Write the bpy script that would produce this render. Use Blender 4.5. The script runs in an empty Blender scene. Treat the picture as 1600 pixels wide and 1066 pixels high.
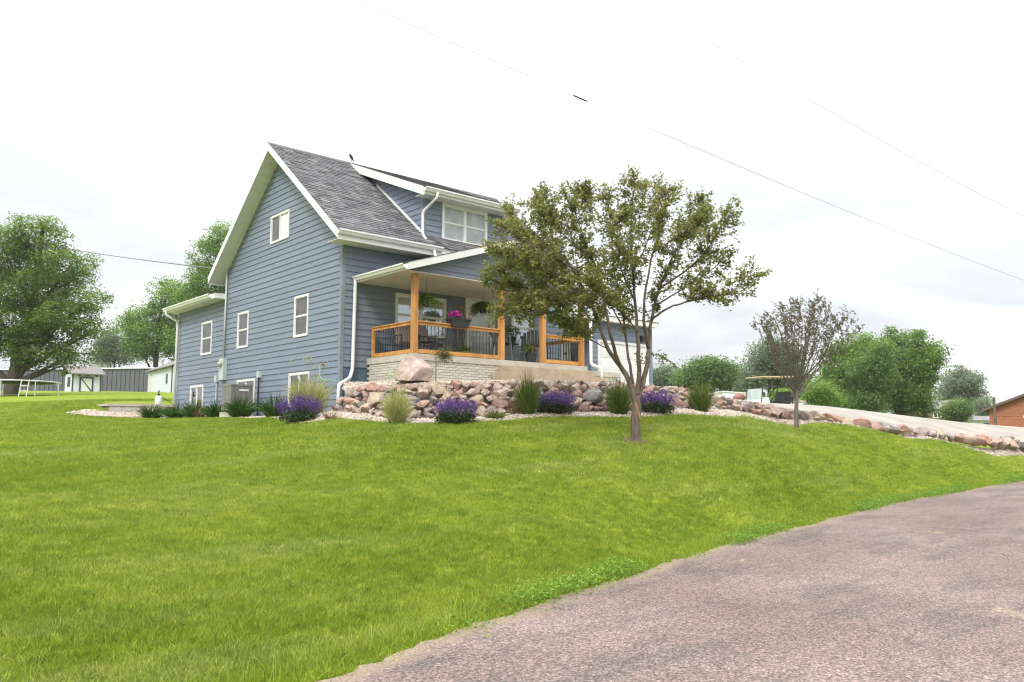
import bpy, math, random
import numpy as np
from mathutils import Vector, Matrix, Euler

random.seed(11); RNG = np.random.default_rng(7)
scn = bpy.context.scene
COL = scn.collection
R = math.radians

# ------------------------------------------------------------------ camera, world, sun, exposure
CAM = Vector((-10.93, -19.42, 1.6)); YAW = R(48.6); PITCH = R(6.41); FPX = 1264.0; HOR = 675.0
FH = Vector((math.cos(YAW), math.sin(YAW), 0)); RT = Vector((math.sin(YAW), -math.cos(YAW), 0))
cd = bpy.data.cameras.new('camera'); cam = bpy.data.objects.new('camera', cd); COL.objects.link(cam)
cd.sensor_width = 36; cd.lens = 36 * FPX / 1600; cd.clip_end = 3000
cam.location = CAM; cam.rotation_euler = (R(90) + PITCH, 0, YAW - R(90)); scn.camera = cam

w = bpy.data.worlds.new('World'); scn.world = w; w.use_nodes = True
nt = w.node_tree; N = nt.nodes; L = nt.links; N.clear()
SUN_DIR = Vector((-.66, -.40, .80)).normalized()
out = N.new('ShaderNodeOutputWorld'); mixs = N.new('ShaderNodeMixShader')
sky = N.new('ShaderNodeTexSky'); sky.sky_type = 'NISHITA'; sky.sun_disc = False
sky.sun_elevation = math.asin(SUN_DIR.z); sky.sun_rotation = math.atan2(SUN_DIR.x, SUN_DIR.y)
bs = N.new('ShaderNodeBackground'); bs.inputs[1].default_value = .12; L.new(sky.outputs[0], bs.inputs[0])
bc = N.new('ShaderNodeBackground'); bc.inputs[1].default_value = 1.0
tc = N.new('ShaderNodeTexCoord'); sep = N.new('ShaderNodeSeparateXYZ'); L.new(tc.outputs['Generated'], sep.inputs[0])
def wmath(op, a, b=None):
    n = N.new('ShaderNodeMath'); n.operation = op
    for i, v in enumerate((a, b)):
        if v is None: continue
        if isinstance(v, (int, float)): n.inputs[i].default_value = v
        else: L.new(v, n.inputs[i])
    return n.outputs[0]
zc = wmath('MAXIMUM', sep.outputs[2], 0.0)
den = wmath('ADD', zc, 0.16)
cmb = N.new('ShaderNodeCombineXYZ')
L.new(wmath('DIVIDE', sep.outputs[0], den), cmb.inputs[0]); L.new(wmath('DIVIDE', sep.outputs[1], den), cmb.inputs[1])
ns = N.new('ShaderNodeTexNoise'); ns.inputs['Scale'].default_value = 1.0; ns.inputs['Detail'].default_value = 7; ns.inputs['Roughness'].default_value = .52
ns.inputs['Distortion'].default_value = .5
mp = N.new('ShaderNodeMapping'); mp.inputs['Location'].default_value = (2.35, 1.2, 0); L.new(cmb.outputs[0], mp.inputs[0]); L.new(mp.outputs[0], ns.inputs[0])
rp = N.new('ShaderNodeValToRGB'); L.new(ns.outputs[0], rp.inputs[0])
e = rp.color_ramp.elements; e[0].position = .36; e[0].color = (.735, .755, .785, 1); e[1].position = .60; e[1].color = (1, 1, 1, 1)
# overcast luminance: brighter towards the zenith
grad = wmath('ADD', wmath('MULTIPLY', wmath('MULTIPLY', zc, zc), 2.3), 0.625)
vm = N.new('ShaderNodeVectorMath'); vm.operation = 'SCALE'; L.new(rp.outputs[0], vm.inputs[0]); L.new(grad, vm.inputs['Scale'])
L.new(vm.outputs[0], bc.inputs[0])
mixs.inputs[0].default_value = .93
L.new(bs.outputs[0], mixs.inputs[1]); L.new(bc.outputs[0], mixs.inputs[2]); L.new(mixs.outputs[0], out.inputs[0])

sl = bpy.data.lights.new('sun', 'SUN'); sl.energy = 1.5; sl.angle = R(14); sl.color = (1, .965, .91)
so = bpy.data.objects.new('sun', sl); COL.objects.link(so); so.location = (-20, -15, 40)
so.rotation_euler = (-SUN_DIR).to_track_quat('-Z', 'Y').to_euler()
scn.view_settings.view_transform = 'Standard'; scn.view_settings.look = 'None'
scn.view_settings.exposure = 0.78; scn.view_settings.gamma = 1.0; scn.view_settings.use_curve_mapping = False
scn.render.engine = 'CYCLES'
scn.cycles.use_denoising = True
scn.cycles.max_bounces = 6; scn.cycles.diffuse_bounces = 3; scn.cycles.transparent_max_bounces = 6
scn.cycles.filter_width = 1.2

# ------------------------------------------------------------------ geometry helpers
def at(px, py, d):
    """world point seen at photo pixel px, py at horizontal distance d along the view"""
    lat = (px - 800) / FPX; up = -(py - 533) / FPX
    F = FH * math.cos(PITCH) + Vector((0, 0, 1)) * math.sin(PITCH); U = Vector((0, 0, 1)) * math.cos(PITCH) - FH * math.sin(PITCH)
    r = F + RT * lat + U * up
    return CAM + r * (d / r.dot(FH))
def gp(lat, d): return CAM.x + RT.x * lat + FH.x * d, CAM.y + RT.y * lat + FH.y * d
def rnd(a, b): return random.uniform(a, b)

def base_of(o):
    v = Vector((0, 0, 0))
    while o is not None: v += o.location; o = o.parent
    return v
class MB:
    def __init__(s): s.v = []; s.f = []; s.tone = []
    def add(s, vs, fs, tone=0.5):
        n = len(s.v); s.v += [tuple(q) for q in vs]
        for f in fs: s.f.append(tuple(i + n for i in f)); s.tone.append(tone)
        return s
    def box(s, x0, x1, y0, y1, z0, z1, tone=.5):
        vs = [(x, y, z) for z in (z0, z1) for y in (y0, y1) for x in (x0, x1)]
        return s.add(vs, [(0, 2, 3, 1), (4, 5, 7, 6), (0, 1, 5, 4), (2, 6, 7, 3), (0, 4, 6, 2), (1, 3, 7, 5)], tone)
    def hexa(s, b, t, tone=.5):
        n = len(b); vs = list(b) + list(t)
        fs = [tuple(reversed(range(n))), tuple(range(n, 2 * n))] + [(i, (i + 1) % n, n + (i + 1) % n, n + i) for i in range(n)]
        return s.add(vs, fs, tone)
    def obar(s, a, b, w, h, up=(0, 0, 1), tone=.5):
        a = Vector(a); b = Vector(b); d = (b - a).normalized(); u = Vector(up)
        sd = d.cross(u)
        if sd.length < 1e-4: sd = d.cross(Vector((1, 0, 0)))
        sd.normalize(); u = sd.cross(d).normalized()
        q = [(-w / 2, -h / 2), (w / 2, -h / 2), (w / 2, h / 2), (-w / 2, h / 2)]
        return s.hexa([a + sd * i + u * j for i, j in q], [b + sd * i + u * j for i, j in q], tone)
    def tube(s, pts, rad, seg=8, caps=True, tone=.5):
        pts = [Vector(p) for p in pts]
        if not isinstance(rad, (list, tuple)): rad = [rad] * len(pts)
        n0 = len(s.v); prev = None
        for i, p in enumerate(pts):
            d = (pts[min(i + 1, len(pts) - 1)] - pts[max(i - 1, 0)]).normalized()
            if prev is None:
                a = d.cross(Vector((0, 0, 1)))
                if a.length < .1: a = d.cross(Vector((1, 0, 0)))
            else: a = prev - d * prev.dot(d)
            a.normalize(); prev = a; b = d.cross(a)
            for k in range(seg):
                t = 2 * math.pi * k / seg
                s.v.append(tuple(p + (a * math.cos(t) + b * math.sin(t)) * rad[i]))
        for i in range(len(pts) - 1):
            for k in range(seg):
                s.f.append((n0 + i * seg + k, n0 + i * seg + (k + 1) % seg, n0 + (i + 1) * seg + (k + 1) % seg, n0 + (i + 1) * seg + k)); s.tone.append(tone)
        if caps:
            s.f.append(tuple(n0 + k for k in reversed(range(seg)))); s.f.append(tuple(n0 + (len(pts) - 1) * seg + k for k in range(seg))); s.tone += [tone, tone]
        return s
    def lathe(s, c, prof, seg=14, tone=.5):
        n0 = len(s.v); c = Vector(c)
        for r, z in prof:
            for k in range(seg):
                t = 2 * math.pi * k / seg; s.v.append((c.x + r * math.cos(t), c.y + r * math.sin(t), c.z + z))
        for i in range(len(prof) - 1):
            for k in range(seg):
                s.f.append((n0 + i * seg + k, n0 + i * seg + (k + 1) % seg, n0 + (i + 1) * seg + (k + 1) % seg, n0 + (i + 1) * seg + k)); s.tone.append(tone)
        s.f.append(tuple(n0 + k for k in reversed(range(seg)))); s.f.append(tuple(n0 + (len(prof) - 1) * seg + k for k in range(seg))); s.tone += [tone, tone]
        return s
    def blade(s, root, tip, w, bend=(0, 0, 0), seg=3, tone=.5, mid=.9):
        root = Vector(root); tip = Vector(tip); bend = Vector(bend)
        d = tip - root; sd = d.cross(Vector((rnd(-1, 1), rnd(-1, 1), rnd(-.3, .3))))
        if sd.length < 1e-5: sd = Vector((1, 0, 0))
        sd.normalize(); n0 = len(s.v)
        for i in range(seg + 1):
            t = i / seg; p = root + d * t + bend * (4 * t * (1 - t))
            ww = w * (1 - t) ** .6 * (mid if i == 0 else 1)
            if i == seg: s.v.append(tuple(p))
            else: s.v.append(tuple(p - sd * ww / 2)); s.v.append(tuple(p + sd * ww / 2))
        for i in range(seg - 1):
            a = n0 + 2 * i; s.f.append((a, a + 1, a + 3, a + 2)); s.tone.append(tone)
        a = n0 + 2 * (seg - 1); s.f.append((a, a + 1, a + 2)); s.tone.append(tone)
        return s
    def mesh(s, name, mat, origin=Vector((0, 0, 0)), smooth=False):
        me = bpy.data.meshes.new(name)
        ox, oy, oz = origin
        me.from_pydata([(x - ox, y - oy, z - oz) for x, y, z in s.v], [], s.f)
        at_ = me.attributes.new('tone', 'FLOAT', 'FACE'); at_.data.foreach_set('value', np.array(s.tone, dtype=np.float32))
        if mat: me.materials.append(mat)
        if smooth: me.polygons.foreach_set('use_smooth', [True] * len(me.polygons))
        me.update(); return me
    def build(s, name, mat, parent=None, smooth=False, **kw):
        me = s.mesh(name, mat, base_of(parent), smooth)
        o = bpy.data.objects.new(name, me); COL.objects.link(o); o.parent = parent
        for k, v in kw.items(): o[k] = v
        return o
def tag(o, label, cat, group=None, kind=None):
    if label: o['label'] = label
    if cat: o['category'] = cat
    if group: o['group'] = group
    if kind: o['kind'] = kind
    return o
def thing(name, loc, label, cat, group=None):
    o = bpy.data.objects.new(name, None); COL.objects.link(o); o.location = loc; o.empty_display_size = .2
    return tag(o, label, cat, group)
def inst(name, me, loc, parent=None, rot=(0, 0, 0), scale=(1, 1, 1)):
    o = bpy.data.objects.new(name, me); COL.objects.link(o); o.parent = parent
    o.location = Vector(loc) - base_of(parent); o.rotation_euler = rot; o.scale = scale
    return o
class PL:
    """a vertical wall plane: u runs along it, n points outwards"""
    def __init__(s, o, u, n): s.o = Vector(o); s.u = Vector(u); s.n = Vector(n)
    def p(s, u, z, n=0): q = s.o + s.u * u + s.n * n; return (q.x, q.y, z)
    def box(s, mb, u0, u1, z0, z1, n0, n1, tone=.5):
        return mb.hexa([s.p(u0, z0, n0), s.p(u1, z0, n0), s.p(u1, z0, n1), s.p(u0, z0, n1)], [s.p(u0, z1, n0), s.p(u1, z1, n0), s.p(u1, z1, n1), s.p(u0, z1, n1)], tone)

# ------------------------------------------------------------------ materials
def new_mat(name):
    m = bpy.data.materials.new(name); m.use_nodes = True; t = m.node_tree; return m, t, t.nodes['Principled BSDF']
def mixc(t, fac, a, b, typ='MIX'):
    n = t.nodes.new('ShaderNodeMix'); n.data_type = 'RGBA'; n.blend_type = typ
    for i, v in ((0, fac), (6, a), (7, b)):
        if isinstance(v, (int, float)): n.inputs[i].default_value = v
        elif isinstance(v, (tuple, list)): n.inputs[i].default_value = (*v[:3], 1)
        else: t.links.new(v, n.inputs[i])
    return n.outputs[2]
def noise(t, scale, detail=4, coord='Object', vec=None, rough=.55, sc3=None):
    n = t.nodes.new('ShaderNodeTexNoise'); n.inputs['Scale'].default_value = scale; n.inputs['Detail'].default_value = detail; n.inputs['Roughness'].default_value = rough
    if coord == 'Position': o = t.nodes.new('ShaderNodeNewGeometry').outputs['Position']
    else: o = t.nodes.new('ShaderNodeTexCoord').outputs[coord]
    if sc3:
        m = t.nodes.new('ShaderNodeMapping'); m.inputs['Scale'].default_value = sc3; t.links.new(o, m.inputs[0]); o = m.outputs[0]
    t.links.new(o, n.inputs['Vector']); return n.outputs[0]
def ramp(t, fac, stops, interp='LINEAR'):
    r = t.nodes.new('ShaderNodeValToRGB'); r.color_ramp.interpolation = interp; el = r.color_ramp.elements
    while len(el) < len(stops): el.new(.5)
    for e_, (p, c) in zip(el, stops): e_.position = p; e_.color = (*c[:3], 1)
    if fac is not None: t.links.new(fac, r.inputs[0])
    return r.outputs[0]
def bump(t, b, h, strength=.3, dist=.01):
    n = t.nodes.new('ShaderNodeBump'); n.inputs['Strength'].default_value = strength; n.inputs['Distance'].default_value = dist
    t.links.new(h, n.inputs['Height']); t.links.new(n.outputs[0], b.inputs['Normal'])
def mul(c, k): return tuple(x * k for x in c)
def M(name, col, rough=.6, var=.12, scale=6, bmp=0, bscale=60, spec=.4, metal=0, col2=None, rand=0, sc3=None, bd=.004):
    m, t, b = new_mat(name)
    f = noise(t, scale, 5, sc3=sc3)
    f2 = ramp(t, f, [(.3, (0, 0, 0)), (.7, (1, 1, 1))])
    c = mixc(t, f2, mul(col, 1 - var), col2 or mul(col, 1 + var))
    if rand:
        oi = t.nodes.new('ShaderNodeObjectInfo')
        rr = ramp(t, oi.outputs['Random'], [(0, (1 - rand,) * 3), (1, (1 + rand,) * 3)])
        c = mixc(t, 1.0, c, rr, 'MULTIPLY')
    t.links.new(c, b.inputs['Base Color']); b.inputs['Roughness'].default_value = rough
    b.inputs['Specular IOR Level'].default_value = spec; b.inputs['Metallic'].default_value = metal
    if bmp: bump(t, b, noise(t, bscale, 4, sc3=sc3), bmp, bd)
    return m
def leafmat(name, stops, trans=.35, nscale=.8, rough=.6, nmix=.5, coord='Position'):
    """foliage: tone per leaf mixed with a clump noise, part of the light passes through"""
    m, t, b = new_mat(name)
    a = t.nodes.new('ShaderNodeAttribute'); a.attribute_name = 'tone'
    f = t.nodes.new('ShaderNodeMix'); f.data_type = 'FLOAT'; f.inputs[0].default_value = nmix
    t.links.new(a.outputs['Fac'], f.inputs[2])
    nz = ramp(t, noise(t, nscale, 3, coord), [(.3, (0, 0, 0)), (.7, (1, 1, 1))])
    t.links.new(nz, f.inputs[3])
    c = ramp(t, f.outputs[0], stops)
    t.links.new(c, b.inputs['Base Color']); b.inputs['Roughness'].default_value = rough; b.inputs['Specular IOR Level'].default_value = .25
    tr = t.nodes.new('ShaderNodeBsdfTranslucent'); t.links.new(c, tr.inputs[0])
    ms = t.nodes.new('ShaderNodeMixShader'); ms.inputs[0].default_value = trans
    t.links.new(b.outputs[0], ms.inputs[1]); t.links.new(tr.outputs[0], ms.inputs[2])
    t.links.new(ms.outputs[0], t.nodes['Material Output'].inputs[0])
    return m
def tonemat(name, stops, rough=.85, nscale=3, namt=.3, bmp=.2, bscale=90, coord='Object'):
    m, t, b = new_mat(name)
    a = t.nodes.new('ShaderNodeAttribute'); a.attribute_name = 'tone'
    c = ramp(t, a.outputs['Fac'], stops)
    nz = ramp(t, noise(t, nscale, 5, coord), [(.25, (1 - namt,) * 3), (.75, (1 + namt,) * 3)])
    c = mixc(t, 1.0, c, nz, 'MULTIPLY')
    t.links.new(c, b.inputs['Base Color']); b.inputs['Roughness'].default_value = rough; b.inputs['Specular IOR Level'].default_value = .25
    if bmp: bump(t, b, noise(t, bscale, 4, coord), bmp, .006)
    return m
MT = {}
MT['siding'] = M('blue_grey_siding', (.170, .204, .268), .5, .08, 5, .25, 40, .5, rand=.05, sc3=(.25, .25, 3))
MT['siding_core'] = M('wall_sheathing', (.10, .14, .19), .8, .1)
MT['white'] = M('white_trim', (.70, .70, .69), .45, .035, 4, .05, 30, .4)
MT['soffit'] = M('soffit_panel', (.70, .70, .66), .6, .04, 4)
MT['ceiling'] = M('porch_ceiling', (.62, .58, .50), .6, .05, 3)
MT['cornertrim'] = M('corner_trim', (.20, .23, .27), .55, .08, 5)
MT['cedar'] = M('stained_cedar', (.50, .235, .072), .5, .28, 9, .2, 60, .4, sc3=(1, 1, .12), rand=.1)
MT['cedarh'] = M('stained_cedar_rail', (.56, .265, .075), .5, .25, 5, .2, 60, .4, rand=.1)
MT['black'] = M('black_metal', (.02, .02, .022), .45, .2, 10)
MT['concrete'] = M('concrete', (.47, .43, .37), .85, .14, 3, .25, 80, .2)
MT['step'] = M('tan_concrete', (.40, .325, .235), .85, .16, 4, .25, 80, .2)
MT['drive'] = M('driveway_concrete', (.29, .265, .23), .9, .18, .7, .3, 120, .2)
MT['brick'] = M('cream_painted_brick', (.52, .49, .42), .75, .13, 9, .3, 70, .25, rand=.10)
MT['mortar'] = M('brick_mortar', (.24, .22, .19), .9, .15, 20)
MT['block'] = M('pale_block', (.52, .49, .43), .85, .1, 8, .3, 50, .2, rand=.07)
MT['foundation'] = M('foundation_block', (.46, .43, .37), .85, .12, 8, .3, 60, .2)
MT['greymetal'] = M('grey_ac_metal', (.23, .22, .21), .5, .1, 6)
MT['paint_grey'] = M('grey_utility_box', (.45, .50, .50), .45, .06, 6)
MT['wire'] = M('overhead_wire', (.14, .14, .15), .6, .1)
MT['soil'] = M('bed_soil', (.12, .065, .042), .95, .3, 6, .4, 30)
MT['bark'] = M('grey_brown_bark', (.135, .103, .082), .85, .42, 14, .8, 30, .2, sc3=(1, 1, .22), bd=.012)
MT['bark3'] = M('thin_grey_bark', (.15, .125, .10), .85, .3, 10, .4, 30, .2)
MT['bark2'] = M('dark_bark', (.085, .068, .055), .9, .35, 8, .6, 20, .2, sc3=(1, 1, .25), bd=.02)
MT['scar'] = M('bare_orange_wood', (.34, .185, .095), .75, .3, 16, .4, 30, .2, sc3=(1, 1, .2))
def pane_mat(name, col, spec=.5, rough=.06, coat=.6, lines=False):
    m, t, b = new_mat(name)
    c = mixc(t, ramp(t, noise(t, 2.5, 3), [(.35, (0, 0, 0)), (.65, (1, 1, 1))]), mul(col, .82), mul(col, 1.15))
    if lines:
        wv = t.nodes.new('ShaderNodeTexWave'); wv.wave_type = 'BANDS'; wv.bands_direction = 'Z'; wv.inputs['Scale'].default_value = 11
        t.links.new(t.nodes.new('ShaderNodeTexCoord').outputs['Object'], wv.inputs[0])
        c = mixc(t, 1.0, c, ramp(t, wv.outputs[0], [(0, (.86,) * 3), (.4, (1, 1, 1))]), 'MULTIPLY')
    t.links.new(c, b.inputs['Base Color']); b.inputs['Roughness'].default_value = rough; b.inputs['Specular IOR Level'].default_value = spec
    b.inputs['Coat Weight'].default_value = coat; b.inputs['Coat Roughness'].default_value = .02
    return m
MT['pane_dark'] = pane_mat('dark_window_glass', (.012, .014, .017), .9, .03, 1.0)
MT['pane_screen'] = pane_mat('screened_window', (.105, .10, .108), .3, .35, .25)
MT['pane_blind'] = pane_mat('window_with_blind', (.36, .38, .40), .5, .1, .6, lines=True)
MT['pane_sky'] = pane_mat('reflecting_window_glass', (.03, .04, .05), 1.0, .02, 1.0)
_m = MT['pane_sky'].node_tree.nodes['Principled BSDF']; _m.inputs['Metallic'].default_value = .55; _m.inputs['Base Color'].default_value = (.4, .47, .52, 1)
for l_ in list(_m.inputs['Base Color'].links): MT['pane_sky'].node_tree.links.remove(l_)
MT['frost'] = pane_mat('storm_door_glass', (.45, .50, .52), .6, .12, .6)
MT['shingle'] = tonemat('roof_shingles', [(0, (.068, .068, .074)), (.35, (.112, .110, .118)), (.7, (.158, .153, .160)), (1, (.215, .208, .212))], .95, 2.2, .22, .5, 160)
MT['lawn'] = None
# rocks: a palette by object, mottled
m, t, b = new_mat('field_stone'); MT['rock'] = m
oi = t.nodes.new('ShaderNodeObjectInfo')
pal = ramp(t, oi.outputs['Random'], [(0, (.40, .265, .225)), (.18, (.48, .37, .315)), (.32, (.35, .295, .27)), (.40, (.44, .285, .235)), (.54, (.48, .385, .29)), (.66, (.36, .285, .275)), (.72, (.45, .265, .19)), (.80, (.50, .395, .34)), (.95, (.25, .24, .225))], 'CONSTANT')
mot = ramp(t, noise(t, 3.2, 8, rough=.68), [(.28, (.42, .42, .44)), (.5, (.86, .86, .86)), (.75, (1.3, 1.22, 1.16))])
c = mixc(t, 1.0, pal, mot, 'MULTIPLY')
lich = ramp(t, noise(t, 6, 6, rough=.7), [(.60, (0, 0, 0)), (.70, (1, 1, 1))])
lf = t.nodes.new('ShaderNodeMath'); lf.operation = 'MULTIPLY'; lf.inputs[1].default_value = .45; t.links.new(lich, lf.inputs[0])
c = mixc(t, lf.outputs[0], c, (.47, .44, .40))
t.links.new(c, b.inputs['Base Color']); b.inputs['Roughness'].default_value = .85; b.inputs['Specular IOR Level'].default_value = .25
bump(t, b, noise(t, 9, 9, rough=.7), .8, .05)
# pink quartzite boulder
MT['boulder'] = M('pink_quartzite', (.44, .29, .29), .8, .22, 2.6, .8, 7, .25, col2=(.60, .49, .43), bd=.05)
# pebbles
m, t, b = new_mat('river_pebbles'); MT['pebble'] = m
oi = t.nodes.new('ShaderNodeObjectInfo')
t.links.new(ramp(t, oi.outputs['Random'], [(0, (.48, .40, .33)), (.25, (.56, .50, .44)), (.45, (.40, .27, .22)), (.6, (.60, .55, .48)), (.75, (.32, .29, .27)), (.88, (.52, .36, .29))], 'CONSTANT'), b.inputs['Base Color']); b.inputs['Roughness'].default_value = .8
MT['gravelbase'] = M('gravel_bed_base', (.33, .27, .225), .9, .35, 22, .6, 40, .2)

# ------------------------------------------------------------------ terrain
EDGE = [(-20, -23), (-8, -5.6), (-4.6, 0), (-1.27, 5.2), (0, 7.27), (1.45, 9.3), (4, 12.75), (8.7, 18.5), (16.6, 26.6), (28, 37), (80, 84), (300, 285)]
EW = np.array([gp(*q) for q in EDGE])
def sdist(x, y):
    """signed distance to the road edge, positive on the lawn side"""
    P = np.stack([x, y], -1); best = np.full(x.shape, 1e9); sg = np.ones(x.shape)
    for a, b_ in zip(EW[:-1], EW[1:]):
        d = b_ - a; t_ = np.clip(((P - a) @ d) / (d @ d), 0, 1); q = a + t_[..., None] * d; r = P - q
        dd = np.hypot(r[..., 0], r[..., 1]); cr = d[0] * r[..., 1] - d[1] * r[..., 0]
        k = dd < best; best = np.where(k, dd, best); sg = np.where(k, np.sign(cr), sg)
    return best * sg
def pz(px, py, d): p = at(px, py, d); return (p.x, p.y, p.z)
CP = []
for q in EDGE[1:-1]: CP.append((*gp(*q), 0.0))
for lat, d, z in [(-6, 3, .12), (-9, 1, .3), (-4, 6, .28), (-6, 8, .52), (-10, 8, .6), (-3, 9, .45), (-8, 12, .86), (-12, 14, 1.08), (-3.5, 12.5, .86), (-5, 16, 1.38), (-9, 18, 1.52),
                  (-14, 20, 1.62), (-20, 22, 1.75), (-13, 25, 1.92), (-18, 29, 2.2), (-26, 32, 2.45), (-24, 42, 3.15), (-36, 45, 3.3), (-32, 55, 4.0), (-45, 60, 4.3), (-42, 75, 5.25), (-60, 80, 5.5), (-35, 80, 5.5), (-70, 100, 6.4), (-45, 102, 6.5), (-20, 60, 4.2), (-8, 55, 3.6),
                  (0, 11.5, .52), (0, 15, 1.08), (2.66, 17.5, 1.39), (2.0, 14.2, .72), (5.5, 17.2, .95), (5, 20, 1.70), (8.75, 25, 1.68), (9.5, 22, .85), (14, 26.5, 1.05), (13, 28.2, 1.40), (18.5, 31, .75),
                  (0, 45, 2.4), (15, 48, 1.7), (30, 55, 1.2), (8, 70, 1.8), (40, 80, 1.0), (30, 120, 1.2), (70, 120, .8), (0, 120, 3.5), (14, 38, 2.05), (20, 42, 1.35), (8, 37, 2.2), (28, 46, .9), (40, 52, .5)]:
    CP.append((*gp(lat, d), z))
ROCKLINE = [(520, 642, 20.5), (620, 656, 19.1), (740, 655, 19.4), (830, 645, 20.3), (960, 645, 21.4), (1080, 640, 23.2), (1130, 640, 24.4), (1250, 655, 26.1), (1350, 669, 27.6), (1450, 683, 29.2), (1600, 703, 32), (1720, 715, 35)]
for q in ROCKLINE: CP.append(pz(*q))
for q in [(466, 661, 20), (237, 655, 28.5), (302, 655, 26.5), (378, 653, 24.3), (428, 653, 22.6), (600, 664, 18.3), (740, 661, 18.5), (830, 649, 19.6), (960, 650, 20.6), (1090, 645, 22.6)]: CP.append(pz(*q))
for x, y, z in [(-2.6, 11.2, 2.12), (-1, 11.5, 2.12), (-2.6, 13.2, 2.5), (-.5, 13.2, 2.55), (-4.2, 12, 2.2), (-3.5, 14.5, 2.55), (2, 3, 2.1), (4, -1, 2.1), (6, 5, 2.2), (10, 2, 2.2), (12, -2, 2.2)]: CP.append((x, y, z))
DN = [(1085, 612, 26.6), (1130, 620, 26.9), (1200, 633, 27.6), (1300, 650, 28.8), (1400, 667, 30.2), (1500, 680, 31.9), (1600, 693, 34), (1720, 704, 37.5)]
DF = [(1085, 622, 36), (1180, 631, 35.2), (1275, 633, 35.4), (1380, 645.5, 36.6), (1500, 660, 38.4), (1600, 668, 40.4), (1720, 677, 44)]
for q in DN + DF: x, y, z = pz(*q); CP.append((x, y, z - .22))
CP = np.array(CP); S_ = 10.0
def kern(r2): r2 = np.maximum(r2, 1e-9); return .5 * r2 * np.log(r2)
def kmat(A, B): d = (A[:, None, :] - B[None, :, :]) / S_; return kern((d ** 2).sum(-1))
_n = len(CP); _K = kmat(CP[:, :2], CP[:, :2]) + np.eye(_n) * 2e-3
_P = np.c_[np.ones(_n), CP[:, :2] / S_]
_sol = np.linalg.solve(np.block([[_K, _P], [_P.T, np.zeros((3, 3))]]), np.r_[CP[:, 2], np.zeros(3)])
def hgt(x, y):
    x = np.asarray(x, float); y = np.asarray(y, float); sh = x.shape; x = x.ravel(); y = y.ravel()
    z = np.zeros(len(x))
    for i in range(0, len(x), 20000):
        Q = np.c_[x[i:i + 20000], y[i:i + 20000]]
        z[i:i + 20000] = kmat(Q, CP[:, :2]) @ _sol[:_n] + np.c_[np.ones(len(Q)), Q / S_] @ _sol[_n:]
    dx = x - CAM.x; dy = y - CAM.y; dist = np.hypot(dx, dy)
    far = np.clip((dist - 95) / 60, 0, 1); far = far * far * (3 - 2 * far)
    latn = (dx * RT.x + dy * RT.y) / np.maximum(dist, 1)
    zf = np.where(latn < 0, 1.5 + 5.5 * np.clip(-latn * 2.2, 0, 1), 1.0)
    z = np.clip(z, -.5, 7.5) * (1 - far) + zf * far
    s = sdist(x, y); k = np.clip(s / 2.2, 0, 1); k = k * k * (3 - 2 * k)
    z = np.maximum(z, .05) * k + (-.03) * (1 - k)
    z = np.where(s < 0, np.where(s < -9, np.minimum(z, -.05), -.05), z)
    return z.reshape(sh)
def gz(x, y): return float(hgt(np.array([x]), np.array([y]))[0])

def grow(a, b, step, g, end):
    r = list(np.arange(a, b + 1e-6, step)); s = step; hi = r[-1]
    while hi < end: s *= g; hi += s; r.append(hi)
    lo = r[0]; s = step; l_ = []
    while lo > -end: s *= g; lo -= s; l_.append(lo)
    return np.array(l_[::-1] + r)
gx = grow(-22, 24, .35, 1.13, 1500); gy = grow(-22, 20, .35, 1.13, 1500)
GX, GY = np.meshgrid(gx, gy); GZ = hgt(GX, GY)
def grid_mesh(name, X, Y, Z, mat, keep=None):
    ny, nx = X.shape; V = np.stack([X, Y, Z], -1).reshape(-1, 3)
    i, j = np.meshgrid(np.arange(ny - 1), np.arange(nx - 1), indexing='ij')
    q = np.stack([i * nx + j, i * nx + j + 1, (i + 1) * nx + j + 1, (i + 1) * nx + j], -1).reshape(-1, 4)
    if keep is not None: q = q[keep.reshape(-1)]
    me = bpy.data.meshes.new(name); me.vertices.add(len(V)); me.vertices.foreach_set('co', V.ravel().astype(np.float32))
    me.loops.add(q.size); me.loops.foreach_set('vertex_index', q.ravel().astype(np.int32)); me.polygons.add(len(q))
    me.polygons.foreach_set('loop_start', np.arange(0, q.size, 4, dtype=np.int32))
    me.update(calc_edges=True); me.materials.append(mat); me.polygons.foreach_set('use_smooth', [True] * len(q))
    return me
# lawn colour shared by the ground sheet and the blades
def lawn_color(t, k=1.0):
    big = ramp(t, noise(t, .33, 4, 'Position'), [(.32, (0, 0, 0)), (.68, (1, 1, 1))])
    mid = ramp(t, noise(t, 1.7, 5, 'Position', sc3=(1, 1, 1)), [(.33, (0, 0, 0)), (.67, (1, 1, 1))])
    c = mixc(t, big, mul((.215, .302, .022), k), mul((.325, .395, .045), k))
    band = ramp(t, noise(t, 1.0, 5, 'Position', rough=.6, sc3=(.16, .75, 1)), [(.5, (0, 0, 0)), (.72, (1, 1, 1))])
    c = mixc(t, band, c, mul((.37, .42, .105), k))
    f = t.nodes.new('ShaderNodeMath'); f.operation = 'MULTIPLY'; f.inputs[1].default_value = .6; t.links.new(mid, f.inputs[0])
    return mixc(t, f.outputs[0], c, mul((.145, .232, .016), k))
m, t, b = new_mat('lawn_ground'); MT['lawn'] = m
c = lawn_color(t, .8)
fine = ramp(t, noise(t, 38, 6, 'Position', rough=.7), [(.3, (.55, .55, .5)), (.7, (1.25, 1.2, 1.1))])
t.links.new(mixc(t, 1.0, c, fine, 'MULTIPLY'), b.inputs['Base Color']); b.inputs['Roughness'].default_value = .9; b.inputs['Specular IOR Level'].default_value = .1
bump(t, b, noise(t, 30, 6, 'Position', rough=.7), .8, .04)
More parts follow.
